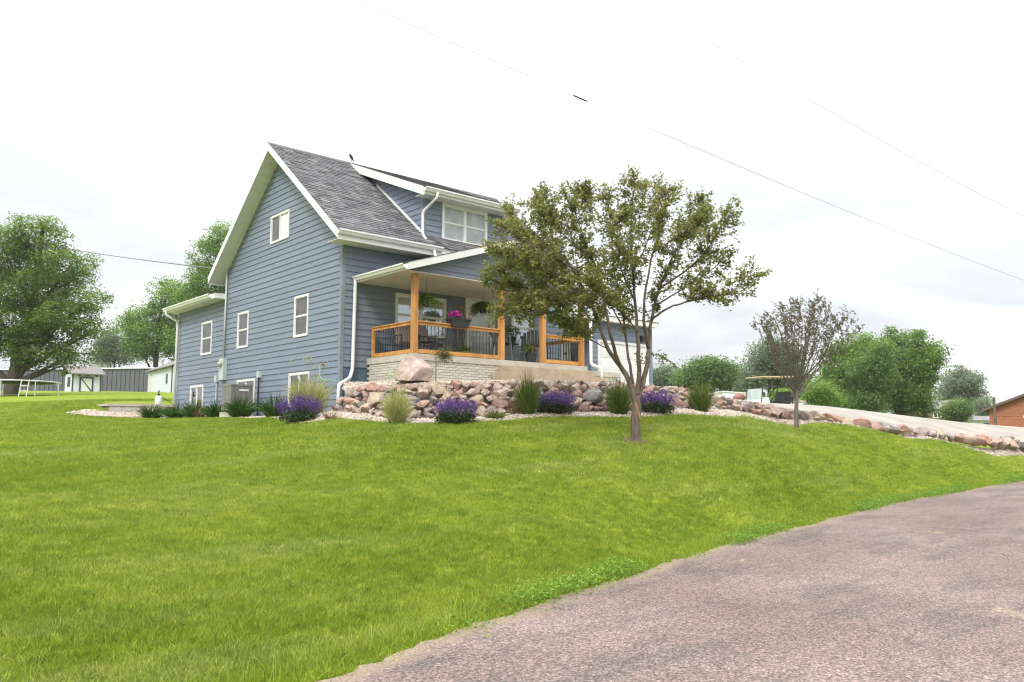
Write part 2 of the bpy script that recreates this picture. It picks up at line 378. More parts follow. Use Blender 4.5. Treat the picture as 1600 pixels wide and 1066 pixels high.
me = grid_mesh('ground', GX, GY, GZ, MT['lawn']); go = bpy.data.objects.new('ground', me); COL.objects.link(go); go['kind'] = 'structure'; go['label'] = 'mown green lawn sloping up from the road to the house'

# road: worn pink-grey chip seal
m, t, b = new_mat('chip_seal_road')
base = mixc(t, ramp(t, noise(t, .55, 6, 'Position', rough=.6), [(.35, (0, 0, 0)), (.65, (1, 1, 1))]), (.158, .118, .107), (.222, .173, .160))
patch = ramp(t, noise(t, 1.0, 7, 'Position', rough=.7, sc3=(.45, 1.5, 1)), [(.50, (0, 0, 0)), (.66, (1, 1, 1))])
pf = t.nodes.new('ShaderNodeMath'); pf.operation = 'MULTIPLY'; pf.inputs[1].default_value = .72; t.links.new(patch, pf.inputs[0])
base = mixc(t, pf.outputs[0], base, (.098, .083, .079))
vo = t.nodes.new('ShaderNodeTexVoronoi'); vo.inputs['Scale'].default_value = 75; t.links.new(t.nodes.new('ShaderNodeNewGeometry').outputs['Position'], vo.inputs['Vector'])
sp = t.nodes.new('ShaderNodeSeparateColor'); t.links.new(vo.outputs['Color'], sp.inputs[0])
chip = ramp(t, sp.outputs[0], [(0, (.38, .38, .39)), (.3, (.78, .77, .77)), (.75, (1.15, 1.12, 1.1)), (1, (1.95, 1.85, 1.8))])
c = mixc(t, 1.0, base, chip, 'MULTIPLY')
hole = ramp(t, noise(t, 19, 5, 'Position', rough=.75), [(.56, (0, 0, 0)), (.64, (1, 1, 1))]); hf = t.nodes.new('ShaderNodeMath'); hf.operation = 'MULTIPLY'; hf.inputs[1].default_value = .8; t.links.new(hole, hf.inputs[0])
c = mixc(t, hf.outputs[0], c, (.075, .068, .068))
vc = t.nodes.new('ShaderNodeTexVoronoi'); vc.feature = 'DISTANCE_TO_EDGE'; vc.inputs['Scale'].default_value = .42
wn_ = t.nodes.new('ShaderNodeTexNoise'); wn_.inputs['Scale'].default_value = 1.6; wn_.inputs['Detail'].default_value = 6; gpz = t.nodes.new('ShaderNodeNewGeometry').outputs['Position']; t.links.new(gpz, wn_.inputs['Vector'])
va = t.nodes.new('ShaderNodeVectorMath'); va.operation = 'MULTIPLY_ADD'; va.inputs[1].default_value = (1.1, 1.1, 0); t.links.new(wn_.outputs['Color'], va.inputs[0]); t.links.new(gpz, va.inputs[2]); t.links.new(va.outputs[0], vc.inputs['Vector'])
c = mixc(t, ramp(t, vc.outputs['Distance'], [(.0, (.38, .38, .38)), (.010, (0, 0, 0))]), c, (.05, .045, .043))
ea = t.nodes.new('ShaderNodeAttribute'); ea.attribute_name = 'edge'
# sandy, crumbled rim and dry clippings blown on to the road
en = t.nodes.new('ShaderNodeMath'); en.operation = 'ADD'; t.links.new(ea.outputs['Fac'], en.inputs[0])
e2 = t.nodes.new('ShaderNodeMath'); e2.operation = 'MULTIPLY_ADD'; e2.inputs[1].default_value = 1.1; e2.inputs[2].default_value = -.55; t.links.new(noise(t, 2.8, 6, 'Position', rough=.7), e2.inputs[0]); t.links.new(e2.outputs[0], en.inputs[1])
c = mixc(t, ramp(t, en.outputs[0], [(.52, (0, 0, 0)), (.82, (1, 1, 1))]), c, mixc(t, ramp(t, noise(t, 45, 4, 'Position'), [(.4, (0, 0, 0)), (.6, (1, 1, 1))]), (.17, .13, .095), (.30, .235, .17)))
straw = ramp(t, noise(t, .62, 5, 'Position', rough=.62), [(.655, (0, 0, 0)), (.69, (1, 1, 1))])
sf = t.nodes.new('ShaderNodeMath'); sf.operation = 'MULTIPLY'; t.links.new(straw, sf.inputs[0]); t.links.new(ramp(t, noise(t, 14, 5, 'Position', rough=.7), [(.45, (0, 0, 0)), (.58, (1, 1, 1))]), sf.inputs[1])
c = mixc(t, sf.outputs[0], c, (.42, .36, .20))
t.links.new(c, b.inputs['Base Color']); b.inputs['Roughness'].default_value = .92; b.inputs['Specular IOR Level'].default_value = .2
bump(t, b, sp.outputs[1], .6, .008)
offs = [.10, -.05, -.2, -.45, -.9, -1.6, -2.6, -4, -5.5, -7.2, -8.6]
fine_e = []
for a, b_ in zip(EW[:-1], EW[1:]):
    k = max(2, int(np.hypot(*(b_ - a)) / .14)) if np.hypot(*(b_ - a)) < 40 else 40
    fine_e += [a + (b_ - a) * i / k for i in range(k)]
fine_e = np.array(fine_e + [EW[-1]])
for _ in range(160): fine_e[1:-1] = (fine_e[:-2] + 2 * fine_e[1:-1] + fine_e[2:]) / 4
tan = np.gradient(fine_e, axis=0); tan /= np.linalg.norm(tan, axis=1)[:, None]; nrm = np.c_[-tan[:, 1], tan[:, 0]]
wob = np.array([.05 * math.sin(i * .124) * math.sin(i * .033 + 1) + .03 * math.sin(i * .43) + rnd(-.045, .045) for i in range(len(fine_e))])
RX = np.stack([fine_e[:, 0] + nrm[:, 0] * (o + (wob if o > -.3 else 0)) for o in offs], 0); RY = np.stack([fine_e[:, 1] + nrm[:, 1] * (o + (wob if o > -.3 else 0)) for o in offs], 0)
RZ = np.zeros_like(RX) + np.array([.012 if o > 0 else .02 for o in offs])[:, None] + np.array([max(0, .09 - abs(o + 4) * .02) for o in offs])[:, None] * .4
me = grid_mesh('road', RX, RY, RZ, m)
ed = np.repeat(np.array([.9, .72, .5, .28, .05, 0, 0, 0, 0, .2, .8], dtype=np.float32), RX.shape[1]); a_ = me.attributes.new('edge', 'FLOAT', 'POINT'); a_.data.foreach_set('value', ed)
ro = bpy.data.objects.new('road', me); COL.objects.link(ro); ro['kind'] = 'structure'; ro['label'] = 'worn pinkish grey chip seal road'

# ------------------------------------------------------------------ driveway, gravel beds
def resample(pts, n):
    p = np.array(pts, float); s = np.r_[0, np.cumsum(np.linalg.norm(np.diff(p, axis=0), axis=1))]
    u = np.linspace(0, s[-1], n); return np.stack([np.interp(u, s, p[:, k]) for k in range(p.shape[1])], 1)
def smoothp(p, it=4):
    for _ in range(it): p[1:-1] = (p[:-2] + 2 * p[1:-1] + p[2:]) / 4
    return p
dn = smoothp(resample([pz(*q) for q in DN], 60), 8); df = smoothp(resample([pz(*q) for q in DF], 60), 8)
rows = [0, 0, .03, .25, .5, .75, .97, 1, 1]; dz = [-.6, -.02, 0, .03, .05, .05, .02, -.02, -.9]
DX = np.stack([dn[:, 0] * (1 - r) + df[:, 0] * r for r in rows]); DY = np.stack([dn[:, 1] * (1 - r) + df[:, 1] * r for r in rows]); DZ = np.stack([dn[:, 2] * (1 - r) + df[:, 2] * r + k for r, k in zip(rows, dz)])
me = grid_mesh('driveway', DX, DY, DZ, MT['drive']); o = bpy.data.objects.new('driveway', me); COL.objects.link(o); o['kind'] = 'structure'; o['label'] = 'pale concrete driveway running down to the road'
# apron between driveway head and garage
mb = MB(); p0 = Vector(dn[0]); p1 = Vector(df[0])
mb.hexa([(9.2, .3, 2.2), (9.6, -3.2, 2.2), (p0.x, p0.y, 2.2), (p1.x, p1.y, 2.2), (13.6, .3, 2.2)], [(9.2, .3, 2.66), (9.6, -3.2, 2.68), (p0.x, p0.y, p0.z - .012), (p1.x, p1.y, p1.z - .012), (13.6, .3, 2.66)])
o = mb.build('garage_apron', MT['drive'], kind='structure')

rl = smoothp(resample([pz(*q) for q in ROCKLINE], 240), 10)     # foot of the stacked rocks
rt_ = np.gradient(rl, axis=0)[:, :2]; rt_ /= np.linalg.norm(rt_, axis=1)[:, None]; rn = np.c_[rt_[:, 1], -rt_[:, 0]]   # towards the lawn
def strip(name, offs_, lift, mat, sl=slice(None), fade=None):
    P_ = rl[sl]; n_ = rn[sl]; X = []; Y = []; Z = []
    for k, o_ in enumerate(offs_):
        oo = o_ * (fade(np.arange(len(P_)) / (len(P_) - 1)) if fade and o_ > 0 else 1)
        x = P_[:, 0] + n_[:, 0] * oo; y = P_[:, 1] + n_[:, 1] * oo
        X.append(x); Y.append(y); Z.append(hgt(x, y) + lift[k])
    return grid_mesh(name, np.array(X), np.array(Y), np.array(Z), mat)
fadef = lambda u: .22 + 1.0 * np.exp(-((u - .22) / .2) ** 2) + .07 * np.sin(u * 60)
gs = strip('gravel_strip', [-.35, 0, .35, .6, .8, .88], [.02, .025, .025, .02, .012, -.05], MT['gravelbase'], fade=fadef)
o = bpy.data.objects.new('gravel_bed', gs); COL.objects.link(o); o['kind'] = 'structure'
# gravel along the gable wall and before the block wall
mb = MB(); 
def sheet(name, poly, lift, mat, n=26, **kw):
    """terrain-following sheet inside a polygon given as two matching edges"""
    A, B = resample(poly[0], n), resample(poly[1], n); rr = np.linspace(0, 1, 8)
    X = np.stack([A[:, 0] * (1 - r) + B[:, 0] * r for r in rr]); Y = np.stack([A[:, 1] * (1 - r) + B[:, 1] * r for r in rr])
    return grid_mesh(name, X, Y, hgt(X, Y) + lift, mat)
g2 = sheet('gravel_side', ([(-.02, 12.3), (-.02, 0), (-.3, -1.2)], [(-1.6, 11.2), (-1.15, 6), (-1.35, 1), (-1.9, -1.1), (-1.6, -2.0)]), .02, MT['gravelbase'])
o = bpy.data.objects.new('gravel_bed', g2); COL.objects.link(o); o['kind'] = 'structure'
g3 = sheet('gravel_wall', ([(-3.1, 12.9), (-2.6, 12.3), (0, 12.3)], [(-3.9, 12.2), (-3.2, 11.1), (-1.5, 10.9)]), .022, MT['gravelbase'])
o = bpy.data.objects.new('gravel_bed', g3); COL.objects.link(o); o['kind'] = 'structure'
# raised bed between rocks and porch
HU = lambda u: np.interp(u, [0, .03, .1, .27, .34, .40, .46, 1], [.55, .80, .93, .86, .60, .36, .24, .30])   # height of stacked rocks along the line
MAINK = 112
me_pts = []; 
X = []; Y = []; Z = []
uu = np.arange(MAINK) / 239
inner = resample([(-.05, -.35), (.5, -.5), (.72, -2.2), (3.6, -2.3), (7.0, -2.3), (8.9, -2.3), (9.6, -3.0)], MAINK)
for k, r in enumerate([0, .0, .12, .3, .6, 1.0]):
    x = (rl[:MAINK, 0] - rn[:MAINK, 0] * .25) * (1 - r) + inner[:, 0] * r; y = (rl[:MAINK, 1] - rn[:MAINK, 1] * .25) * (1 - r) + inner[:, 1] * r
    top = rl[:MAINK, 2] + HU(uu) - .06
    z = rl[:MAINK, 2] - .05 if k == 0 else top * (1 - r) + 2.93 * r
    if k == 1: z = rl[:MAINK, 2] + .35
    if k == 1: x = x - rn[:MAINK, 0] * .18; y = y - rn[:MAINK, 1] * .18
    if k == 2: x = x - rn[:MAINK, 0] * .10; y = y - rn[:MAINK, 1] * .10
    X.append(x); Y.append(y); Z.append(z)
g4 = grid_mesh('gravel_upper', np.array(X), np.array(Y), np.array(Z), MT['gravelbase'])
o = bpy.data.objects.new('gravel_bed', g4); COL.objects.link(o); o['kind'] = 'structure'

# ------------------------------------------------------------------ scatter by geometry nodes (gravel, grass: uncountable stuff)
def proto_collection(name, meshes):
    c_ = bpy.data.collections.new(name)
    for k, me_ in enumerate(meshes): c_.objects.link(bpy.data.objects.new(name + '_piece', me_))
    return c_
def scatter(name, me, coll, dens, smin, smax, seed=1, tilt=.15):
    o = bpy.data.objects.new(name, me); COL.objects.link(o)
    ng = bpy.data.node_groups.new(name, 'GeometryNodeTree')
    ng.interface.new_socket('Geometry', in_out='INPUT', socket_type='NodeSocketGeometry'); ng.interface.new_socket('Geometry', in_out='OUTPUT', socket_type='NodeSocketGeometry')
    n = ng.nodes; l = ng.links
    gi = n.new('NodeGroupInput'); go_ = n.new('NodeGroupOutput'); dp = n.new('GeometryNodeDistributePointsOnFaces'); dp.inputs['Seed'].default_value = seed
    l.new(gi.outputs[0], dp.inputs['Mesh'])
    if dens is None:
        na = n.new('GeometryNodeInputNamedAttribute'); na.data_type = 'FLOAT'; na.inputs['Name'].default_value = 'dens'; l.new(na.outputs['Attribute'], dp.inputs['Density'])
    else: dp.inputs['Density'].default_value = dens
    ci = n.new('GeometryNodeCollectionInfo'); ci.inputs['Collection'].default_value = coll; ci.inputs['Separate Children'].default_value = True; ci.inputs['Reset Children'].default_value = True
    ip = n.new('GeometryNodeInstanceOnPoints'); ip.inputs['Pick Instance'].default_value = True
    l.new(dp.outputs['Points'], ip.inputs['Points']); l.new(ci.outputs[0], ip.inputs['Instance'])
    rv = n.new('FunctionNodeRandomValue'); rv.data_type = 'FLOAT_VECTOR'; rv.inputs[0].default_value = (-tilt, -tilt, 0); rv.inputs[1].default_value = (tilt, tilt, 6.283)
    l.new(rv.outputs[0], ip.inputs['Rotation'])
    rs = n.new('FunctionNodeRandomValue'); rs.data_type = 'FLOAT'; rs.inputs[2].default_value = smin; rs.inputs[3].default_value = smax
    l.new(rs.outputs[1], ip.inputs['Scale'])
    l.new(ip.outputs[0], go_.inputs[0])
    md = o.modifiers.new('scatter', 'NODES'); md.node_group = ng
    o['kind'] = 'stuff'; return o
def blob(seed, sub=1, sx=1, sy=1, sz=.6, cuts=5, jit=.12):
    rg = np.random.default_rng(seed)
    import bmesh
    bm = bmesh.new(); bmesh.ops.create_icosphere(bm, subdivisions=sub, radius=1)
    V = np.array([v.co[:] for v in bm.verts])
    for _ in range(cuts):
        n = rg.normal(size=3); n /= np.linalg.norm(n); d = rg.uniform(.42, .78); k = V @ n - d
        V -= np.outer(np.maximum(k, 0), n)
    V *= (1 + rg.uniform(-jit, jit, (len(V), 1)))
    V *= np.array([sx, sy, sz])
    F = [tuple(v.index for v in f.verts) for f in bm.faces]; bm.free()
    return V, F
def blob_mesh(name, mat, seed, smooth=False, fit=None, **kw):
    V, F = blob(seed, **kw)
    if fit is not None:
        lo, hi = V.min(0), V.max(0); V = (V - (lo + hi) / 2) / (hi - lo) * np.array(fit)
    mb = MB(); mb.v = [tuple(v) for v in V]; mb.f = F; mb.tone = [.5] * len(F)
    return mb.mesh(name, mat, smooth=smooth)
pebs = proto_collection('pebble', [blob_mesh('pebble', MT['pebble'], 100 + k, sub=1, sx=.022, sy=.028, sz=.014, cuts=3, smooth=True) for k in range(6)])
for me_, dn_ in ((gs, 330), (g2, 140), (g3, 200), (g4, 240)):
    o = scatter('gravel', me_.copy(), pebs, dn_, .7, 2.0, 3, .5); tag(o, 'pale river gravel spread around the rocks and house', 'gravel')

# ------------------------------------------------------------------ house
H = thing('house', (3.9, 3.9, 2.1), 'blue grey lap sided house with grey shingle roof and cedar porch', 'house')
D_ = 7.85; RZr = 10.57; SL = .797; YR = D_ / 2; LEN = 8.35; OV = .5; EV = .58; LAP = .1757
gable = PL((0, 0, 0), (0, 1, 0), (-1, 0, 0)); front = PL((0, 0, 0), (1, 0, 0), (0, -1, 0))
def under(y): return RZr - SL * abs(y - YR) - .24
def siding(parent, pl, ext, z_lo, z_hi, openings, joint=(3.0, 3.8), z_ref=3.36, lap=LAP, mat='siding', top_clip=None):
    """lap boards, one object each; ext(z) gives the run of the wall at height z"""
    k0 = math.floor((z_lo - z_ref) / lap); z = z_ref + k0 * lap
    while z < z_hi - .01:
        za, zb = max(z, z_lo), min(z + lap, z_hi)
        a0, b0 = ext(za); a1, b1 = ext(zb)
        if b0 - a0 > .04:
            cuts = [a0]
            p_ = a0 + rnd(*joint)
            while p_ < b0 - .8: cuts.append(p_); p_ += rnd(*joint)
            cuts.append(b0)
            for i in range(len(cuts) - 1):
                u0, u1 = cuts[i] + (.0015 if i else 0), cuts[i + 1] - (.0015 if i < len(cuts) - 2 else 0)
                u0t = max(u0, a1) if i else a1; u1t = min(u1, b1) if i < len(cuts) - 2 else b1
                if u1t < u0t: u0t = u1t = (u0t + u1t) / 2
                segs = [(u0, u1, u0t, u1t, za, zb)]
                for (oa, ob, oz0, oz1) in openings:
                    nxt = []
                    for (p0, p1, q0, q1, s0, s1) in segs:
                        if p1 <= oa or p0 >= ob or s1 <= oz0 or s0 >= oz1: nxt.append((p0, p1, q0, q1, s0, s1)); continue
                        if p0 < oa: nxt.append((p0, oa, q0, oa, s0, s1))
                        if p1 > ob: nxt.append((ob, p1, ob, q1, s0, s1))
                        m0, m1 = max(p0, oa), min(p1, ob)
                        if s0 < oz0: nxt.append((m0, m1, m0, m1, s0, oz0))
                        if s1 > oz1: nxt.append((m0, m1, m0, m1, oz1, s1))
                    segs = nxt
                if not segs: continue
                whole = any(abs(g_[4] - za) > 1e-6 or abs(g_[5] - zb) > 1e-6 for g_ in segs)
                for grp in ([segs] if whole else [[g_] for g_ in segs]):
                  mb = MB()
                  for (p0, p1, q0, q1, s0, s1) in grp:
                      n0 = .029 - .020 * (s0 - z) / lap; n1 = .029 - .020 * (s1 - z) / lap
                      mb.add([pl.p(p0, s0, n0), pl.p(p1, s0, n0), pl.p(q1, s1, n1), pl.p(q0, s1, n1), pl.p(p0, s0, .0), pl.p(p1, s0, .0), pl.p(q1, s1, .0), pl.p(q0, s1, .0)],
                           [(0, 1, 2, 3), (4, 5, 1, 0), (0, 3, 7, 4), (1, 5, 6, 2), (3, 2, 6, 7)])
                  mb.build('siding_board', MT[mat], parent)
        z += lap
def window(parent, pl, u0, u1, z0, z1, style='hung', pane='pane_screen', fw=.065, proud=.05, glass2=None):
    mb = MB()
    for a, b_, c_, d_ in ((u0, u1, z1 - fw * 1.15, z1), (u0, u1, z0, z0 + fw), (u0, u0 + fw, z0 + fw, z1 - fw * 1.15), (u1 - fw, u1, z0 + fw, z1 - fw * 1.15)): pl.box(mb, a, b_, c_, d_, -.01, proud)
    wo = mb.build('window', MT['white'], parent)
    a, b_, c_, d_ = u0 + fw, u1 - fw, z0 + fw, z1 - fw * 1.15
    cols = [(a, b_)]
    if style in ('pair', 'slide'):
        mm = (a + b_) / 2; hw = .05 if style == 'pair' else .022
        mb = MB(); pl.box(mb, mm - hw, mm + hw, c_, d_, -.005, proud - .008); mb.build('mullion', MT['white'], wo)
        cols = [(a, mm - hw), (mm + hw, b_)]
    for j, (p0, p1) in enumerate(cols):
        mid = (c_ + d_) / 2
        spans = [(c_, mid - .016), (mid + .016, d_)] if style in ('hung', 'pair') else [(c_, d_)]
        if style in ('hung', 'pair'):
            mb = MB(); pl.box(mb, p0, p1, mid - .016, mid + .016, -.004, .03); mb.build('meeting_rail', MT['white'], wo)
        for i, (q0, q1) in enumerate(spans):
            mb = MB(); s = .018; n_ = .016 if i else .008     # thin sash round each pane
            for x0, x1, y0, y1 in ((p0, p1, q0, q0 + s), (p0, p1, q1 - s, q1), (p0, p0 + s, q0 + s, q1 - s), (p1 - s, p1, q0 + s, q1 - s)): pl.box(mb, x0, x1, y0, y1, -.004, n_ + .008)
            mb.build('sash', MT['white'], wo)
            mb = MB(); pl.box(mb, p0 + s, p1 - s, q0 + s, q1 - s, -.003, n_ - .004)
            mb.build('pane', MT[glass2 if (glass2 and j == 0) else pane], wo)
    return wo

# --- gable wall and addition
GW = [(3.26, 4.55, 7.51, 8.41, 'slide'), (1.86, 2.74, 4.37, 5.6, 'hung'), (6.0, 6.86, 4.36, 5.56, 'hung'), (9.1, 10.09, 4.36, 5.56, 'hung'),
      (1.68, 2.96, 2.30, 3.32, 'slide'), (5.34, 6.74, 2.32, 3.30, 'slide'), (9.7, 10.97, 2.34, 3.29, 'slide')]
mb = MB()
mb.hexa([(0, 0, 1.6), (.16, 0, 1.6), (.16, D_, 1.6), (0, D_, 1.6)], [(0, 0, under(0)), (.16, 0, under(0)), (.16, D_, under(D_)), (0, D_, under(D_))])
mb.add([(0, 0, under(0)), (0, D_, under(D_)), (0, YR, under(YR)), (.16, 0, under(0)), (.16, D_, under(D_)), (.16, YR, under(YR))], [(0, 2, 1), (3, 4, 5), (0, 3, 5, 2), (1, 2, 5, 4)])
gwall = mb.build('wall', MT['siding_core'], H)
def gext(z):
    if z <= under(0): return (0.07, D_)
    h_ = (RZr - .24 - z) / SL; return (max(.07, YR - h_), min(D_, YR + h_))
OPN = [q[:4] for q in GW]
siding(gwall, gable, gext, 2.0, RZr - .3, OPN)
mb = MB(); mb.box(.0, .16, D_ + .002, 12.42, 1.6, 6.2); mb.box(.16, 8.0, 12.26, 12.42, 1.6, 6.2); awall = mb.build('wall', MT['siding_core'], H)
siding(awall, gable, lambda z: (D_ + .004, 12.34), 2.0, 6.17, OPN)
for i, (a, b_, c_, d_, st) in enumerate(GW):
    wo = window(H, gable, a, b_, c_, d_, st, 'pane_screen' if i < 4 else 'pane_dark', .06, .045, glass2='white' if i == 0 else None)
# corner trims
mb = MB(); mb.box(-.032, .075, -.032, .07, 2.0, 6.74); mb.build('corner_trim', MT['cornertrim'], H)
mb = MB(); mb.box(-.034, .09, 12.34, 12.46, 2.0, 6.2); mb.build('corner_trim', MT['cornertrim'], H)
# --- front wall
FWIN = (1.71, 3.51, 4.36, 5.57); FW2 = (6.12, 7.06, 4.36, 5.57); DOOR = (4.25, 5.43, 3.60, 5.78); DWIN = (3.33, 5.1, 7.36, 8.53)
mb = MB(); mb.box(.16, LEN, 0, .16, 2.0, 6.75); mb.box(2.66, 5.74, 0, .16, 6.75, 8.7); mb.box(LEN - .16, LEN, .16, D_, 2.0, 6.9); mb.box(.16, LEN, D_ - .16, D_, 2.0, 6.9)
fwall = mb.build('wall', MT['siding_core'], H)
siding(fwall, front, lambda z: (.08, LEN - .02), 3.345, 6.74, [FWIN, FW2, DOOR])
DL, DRt = 2.66, 5.74
siding(fwall, front, lambda z: (DL + .09, DRt - .05), 6.75, 8.6, [DWIN], joint=(5, 6))
window(H, front, *FWIN, 'pair', 'pane_sky', .085, .055); window(H, front, *FW2, 'hung', 'pane_sky', .085, .055); window(H, front, *DWIN, 'pair', 'pane_blind', .085, .055)
mb = MB(); mb.box(DL - .03, DL + .09, -.034, .09, 6.95, 8.6); mb.build('corner_trim', MT['siding'], H)
mb = MB(); mb.box(DRt - .05, DRt + .03, -.034, .09, 6.95, 8.6); mb.build('corner_trim', MT['siding'], H)
mb = MB(); mb.box(LEN - .05, LEN + .03, -.034, .07, 3.3, 6.74); mb.build('corner_trim', MT['siding'], H)
# door with storm glass
mb = MB()
for a, b_, c_, d_ in ((DOOR[0], DOOR[1], DOOR[3] - .11, DOOR[3]), (DOOR[0], DOOR[0] + .11, DOOR[2], DOOR[3] - .11), (DOOR[1] - .11, DOOR[1], DOOR[2], DOOR[3] - .11)): front.box(mb, a, b_, c_, d_, -.01, .06)
dr = mb.build('door', MT['white'], H)
a, b_ = DOOR[0] + .11, DOOR[1] - .11; mb = MB()
for q in ((a, a + .11, 3.62, 5.66), (b_ - .11, b_, 3.62, 5.66), (a + .11, b_ - .11, 5.54, 5.66), (a + .11, b_ - .11, 3.62, 3.86), (a + .11, b_ - .11, 4.55, 4.63)): front.box(mb, *q, -.005, .04)
mb.build('storm_frame', MT['white'], dr)
for q in ((a + .11, b_ - .11, 4.63, 5.54), (a + .11, b_ - .11, 3.86, 4.55)):
    mb = MB(); front.box(mb, *q, -.003, .022); mb.build('pane', MT['frost'], dr)
mb = MB(); mb.tube([(b_ - .055, -.045, 4.58), (b_ - .055, -.09, 4.58), (b_ - .055, -.09, 4.70)], .012, 6); mb.build('handle', MT['black'], dr)
# foundation
mb = MB(); mb.box(.06, .83, .02, .14, 2.0, 3.32); mb.box(7.4, LEN, .02, .14, 2.0, 3.32); fnd = mb.build('foundation', MT['foundation'], H)
for r_ in range(6):
    for c_ in range(3):
        x0 = .075 + c_ * .40 - (.2 if r_ % 2 else 0); x1 = min(x0 + .392, .82); x0 = max(x0, .075)
        if x1 - x0 > .05:
            mb = MB(); mb.box(x0, x1, .003, .03, 2.12 + r_ * .2, 2.312 + r_ * .2); mb.build('block', MT['foundation'], fnd)

# --- main roof
def gable_roof_slab(x0, x1, over, thick, drop=0):
    mb = MB(); ya, yb = -over, D_ + over
    z = lambda y: RZr - SL * abs(y - YR)
    for s_ in (0, 1):
        a, b_ = (ya, YR) if s_ == 0 else (YR, yb)
        mb.hexa([(x0, a, z(a) - thick), (x1, a, z(a) - thick), (x1, b_, z(b_) - thick), (x0, b_, z(b_) - thick)], [(x0, a, z(a) - .012), (x1, a, z(a) - .012), (x1, b_, z(b_) - .012), (x0, b_, z(b_) - .012)])
    return mb
roof = gable_roof_slab(-OV + .03, LEN + OV - .03, EV - .03, .22).build('roof', MT['soffit'], H)
def shingles(parent, O, U, V, Ln, S, expo=.135, keep=None):
    """every tab is a small raised slab; too small to pick out one by one"""
    O, U, V = Vector(O), Vector(U).normalized(), Vector(V).normalized(); Nn = U.cross(V).normalized()
    if Nn.z < 0: Nn = -Nn
    mb = MB(); r = 0; v = -.025
    while v < S:
        u = -rnd(0, .3)
        while u < Ln:
            wd = rnd(.12, .36); u0, u1 = max(u, 0), min(u + wd - .004, Ln)
            if u1 - u0 > .02 and (keep is None or keep((u0 + u1) / 2, v)):
                h_ = rnd(.010, .024); v1 = min(v + expo + .03, S); q = lambda a, b_, c_: O + U * a + V * b_ + Nn * c_
                n0 = len(mb.v)
                mb.v += [tuple(q(u0, v, h_)), tuple(q(u1, v, h_)), tuple(q(u1, v1, .002)), tuple(q(u0, v1, .002)), tuple(q(u0, v, -.002)), tuple(q(u1, v, -.002))]
                tn = min(1, max(0, random.gauss(.45, .22)))
                mb.f += [(n0, n0 + 1, n0 + 2, n0 + 3), (n0 + 4, n0 + 5, n0 + 1, n0), (n0 + 4, n0, n0 + 3), (n0 + 5, n0 + 2, n0 + 1)]; mb.tone += [tn] * 4
            u += wd
        v += expo; r += 1
    return mb.build('shingles', MT['shingle'], parent, kind='stuff')
zE = RZr - SL * (YR + EV); SLEN = math.hypot(YR + EV, RZr - zE)
shingles(roof, (-OV, -EV, zE), (1, 0, 0), (0, YR + EV, RZr - zE), LEN + 2 * OV, SLEN)
shingles(roof, (-OV, D_ + EV, zE), (1, 0, 0), (0, -(YR + EV), RZr - zE), LEN + 2 * OV, SLEN, .27)
mb = MB(); mb.add([(-OV, YR - .14, RZr - .09), (LEN + OV, YR - .14, RZr - .09), (LEN + OV, YR, RZr + .025), (-OV, YR, RZr + .025), (LEN + OV, YR + .14, RZr - .09), (-OV, YR + .14, RZr - .09)], [(0, 1, 2, 3), (3, 2, 4, 5)], .4); mb.build('ridge_cap', MT['shingle'], roof)
# rake boards and sloping soffit strips
for x0 in (-OV - .005, LEN + OV - .025):
    for a, b_ in ((-EV - .01, YR), (YR, D_ + EV + .01)):
        z = lambda y: RZr - SL * abs(y - YR)
        mb = MB(); mb.hexa([(x0, a, z(a) - .25), (x0 + .03, a, z(a) - .25), (x0 + .03, b_, z(b_) - .25), (x0, b_, z(b_) - .25)], [(x0, a, z(a) - .004), (x0 + .03, a, z(a) - .004), (x0 + .03, b_, z(b_) - .004), (x0, b_, z(b_) - .004)])
        mb.build('rake_board', MT['white'], H)
mb = MB(); n_ = 18                                   # ribbed soffit under the rake, panel by panel
sp_ = MB()
for s_ in (-1, 1):
    for k in range(n_):
        y0 = YR + s_ * (YR + EV) * k / n_; y1 = YR + s_ * (YR + EV) * (k + .97) / n_
        z0 = RZr - SL * abs(y0 - YR) - .225; z1 = RZr - SL * abs(y1 - YR) - .225
        q = MB(); q.hexa([(-OV + .03, y0, z0 - .012), (-.0, y0, z0 - .012), (-.0, y1, z1 - .012), (-OV + .03, y1, z1 - .012)], [(-OV + .03, y0, z0), (0, y0, z0), (0, y1, z1), (-OV + .03, y1, z1)])
        q.build('soffit_panel', MT['soffit'], roof)
# eave boxes: fascia, flat soffit, gutter
def gutter(name, p0, p1, outw, parent=H, h_=.125, d_=.12):
    p0, p1, o_ = Vector(p0), Vector(p1), Vector(outw); prof = [(0, 0), (.55, 0), (.72, .35), (.8, .55), (1, .7), (1, 1), (.92, 1), (.90, .75), (.1, .2), (0, .95)]
    mb = MB(); A = [p0 + o_ * (a * d_) + Vector((0, 0, b_ * h_)) for a, b_ in prof]; B = [p1 + o_ * (a * d_) + Vector((0, 0, b_ * h_)) for a, b_ in prof]
    mb.hexa(A, B); return mb.build(name, MT['white'], parent)
XE = 2.92
mb = MB(); mb.box(-OV + .03, XE, -EV + .03, -.0, 6.705, 6.72); mb.build('soffit', MT['soffit'], H)
mb = MB(); mb.box(-OV + .03, XE, -EV, -EV + .03, 6.70, zE - .012); mb.build('fascia', MT['white'], H)
mb = MB(); mb.box(-OV + .03, LEN + OV, D_ + EV - .03, D_ + EV, 6.70, zE - .012); mb.build('fascia', MT['white'], H)
gutter('gutter', (-OV, -EV - .002, zE - .14), (XE, -EV - .002, zE - .14), (0, -1, 0))
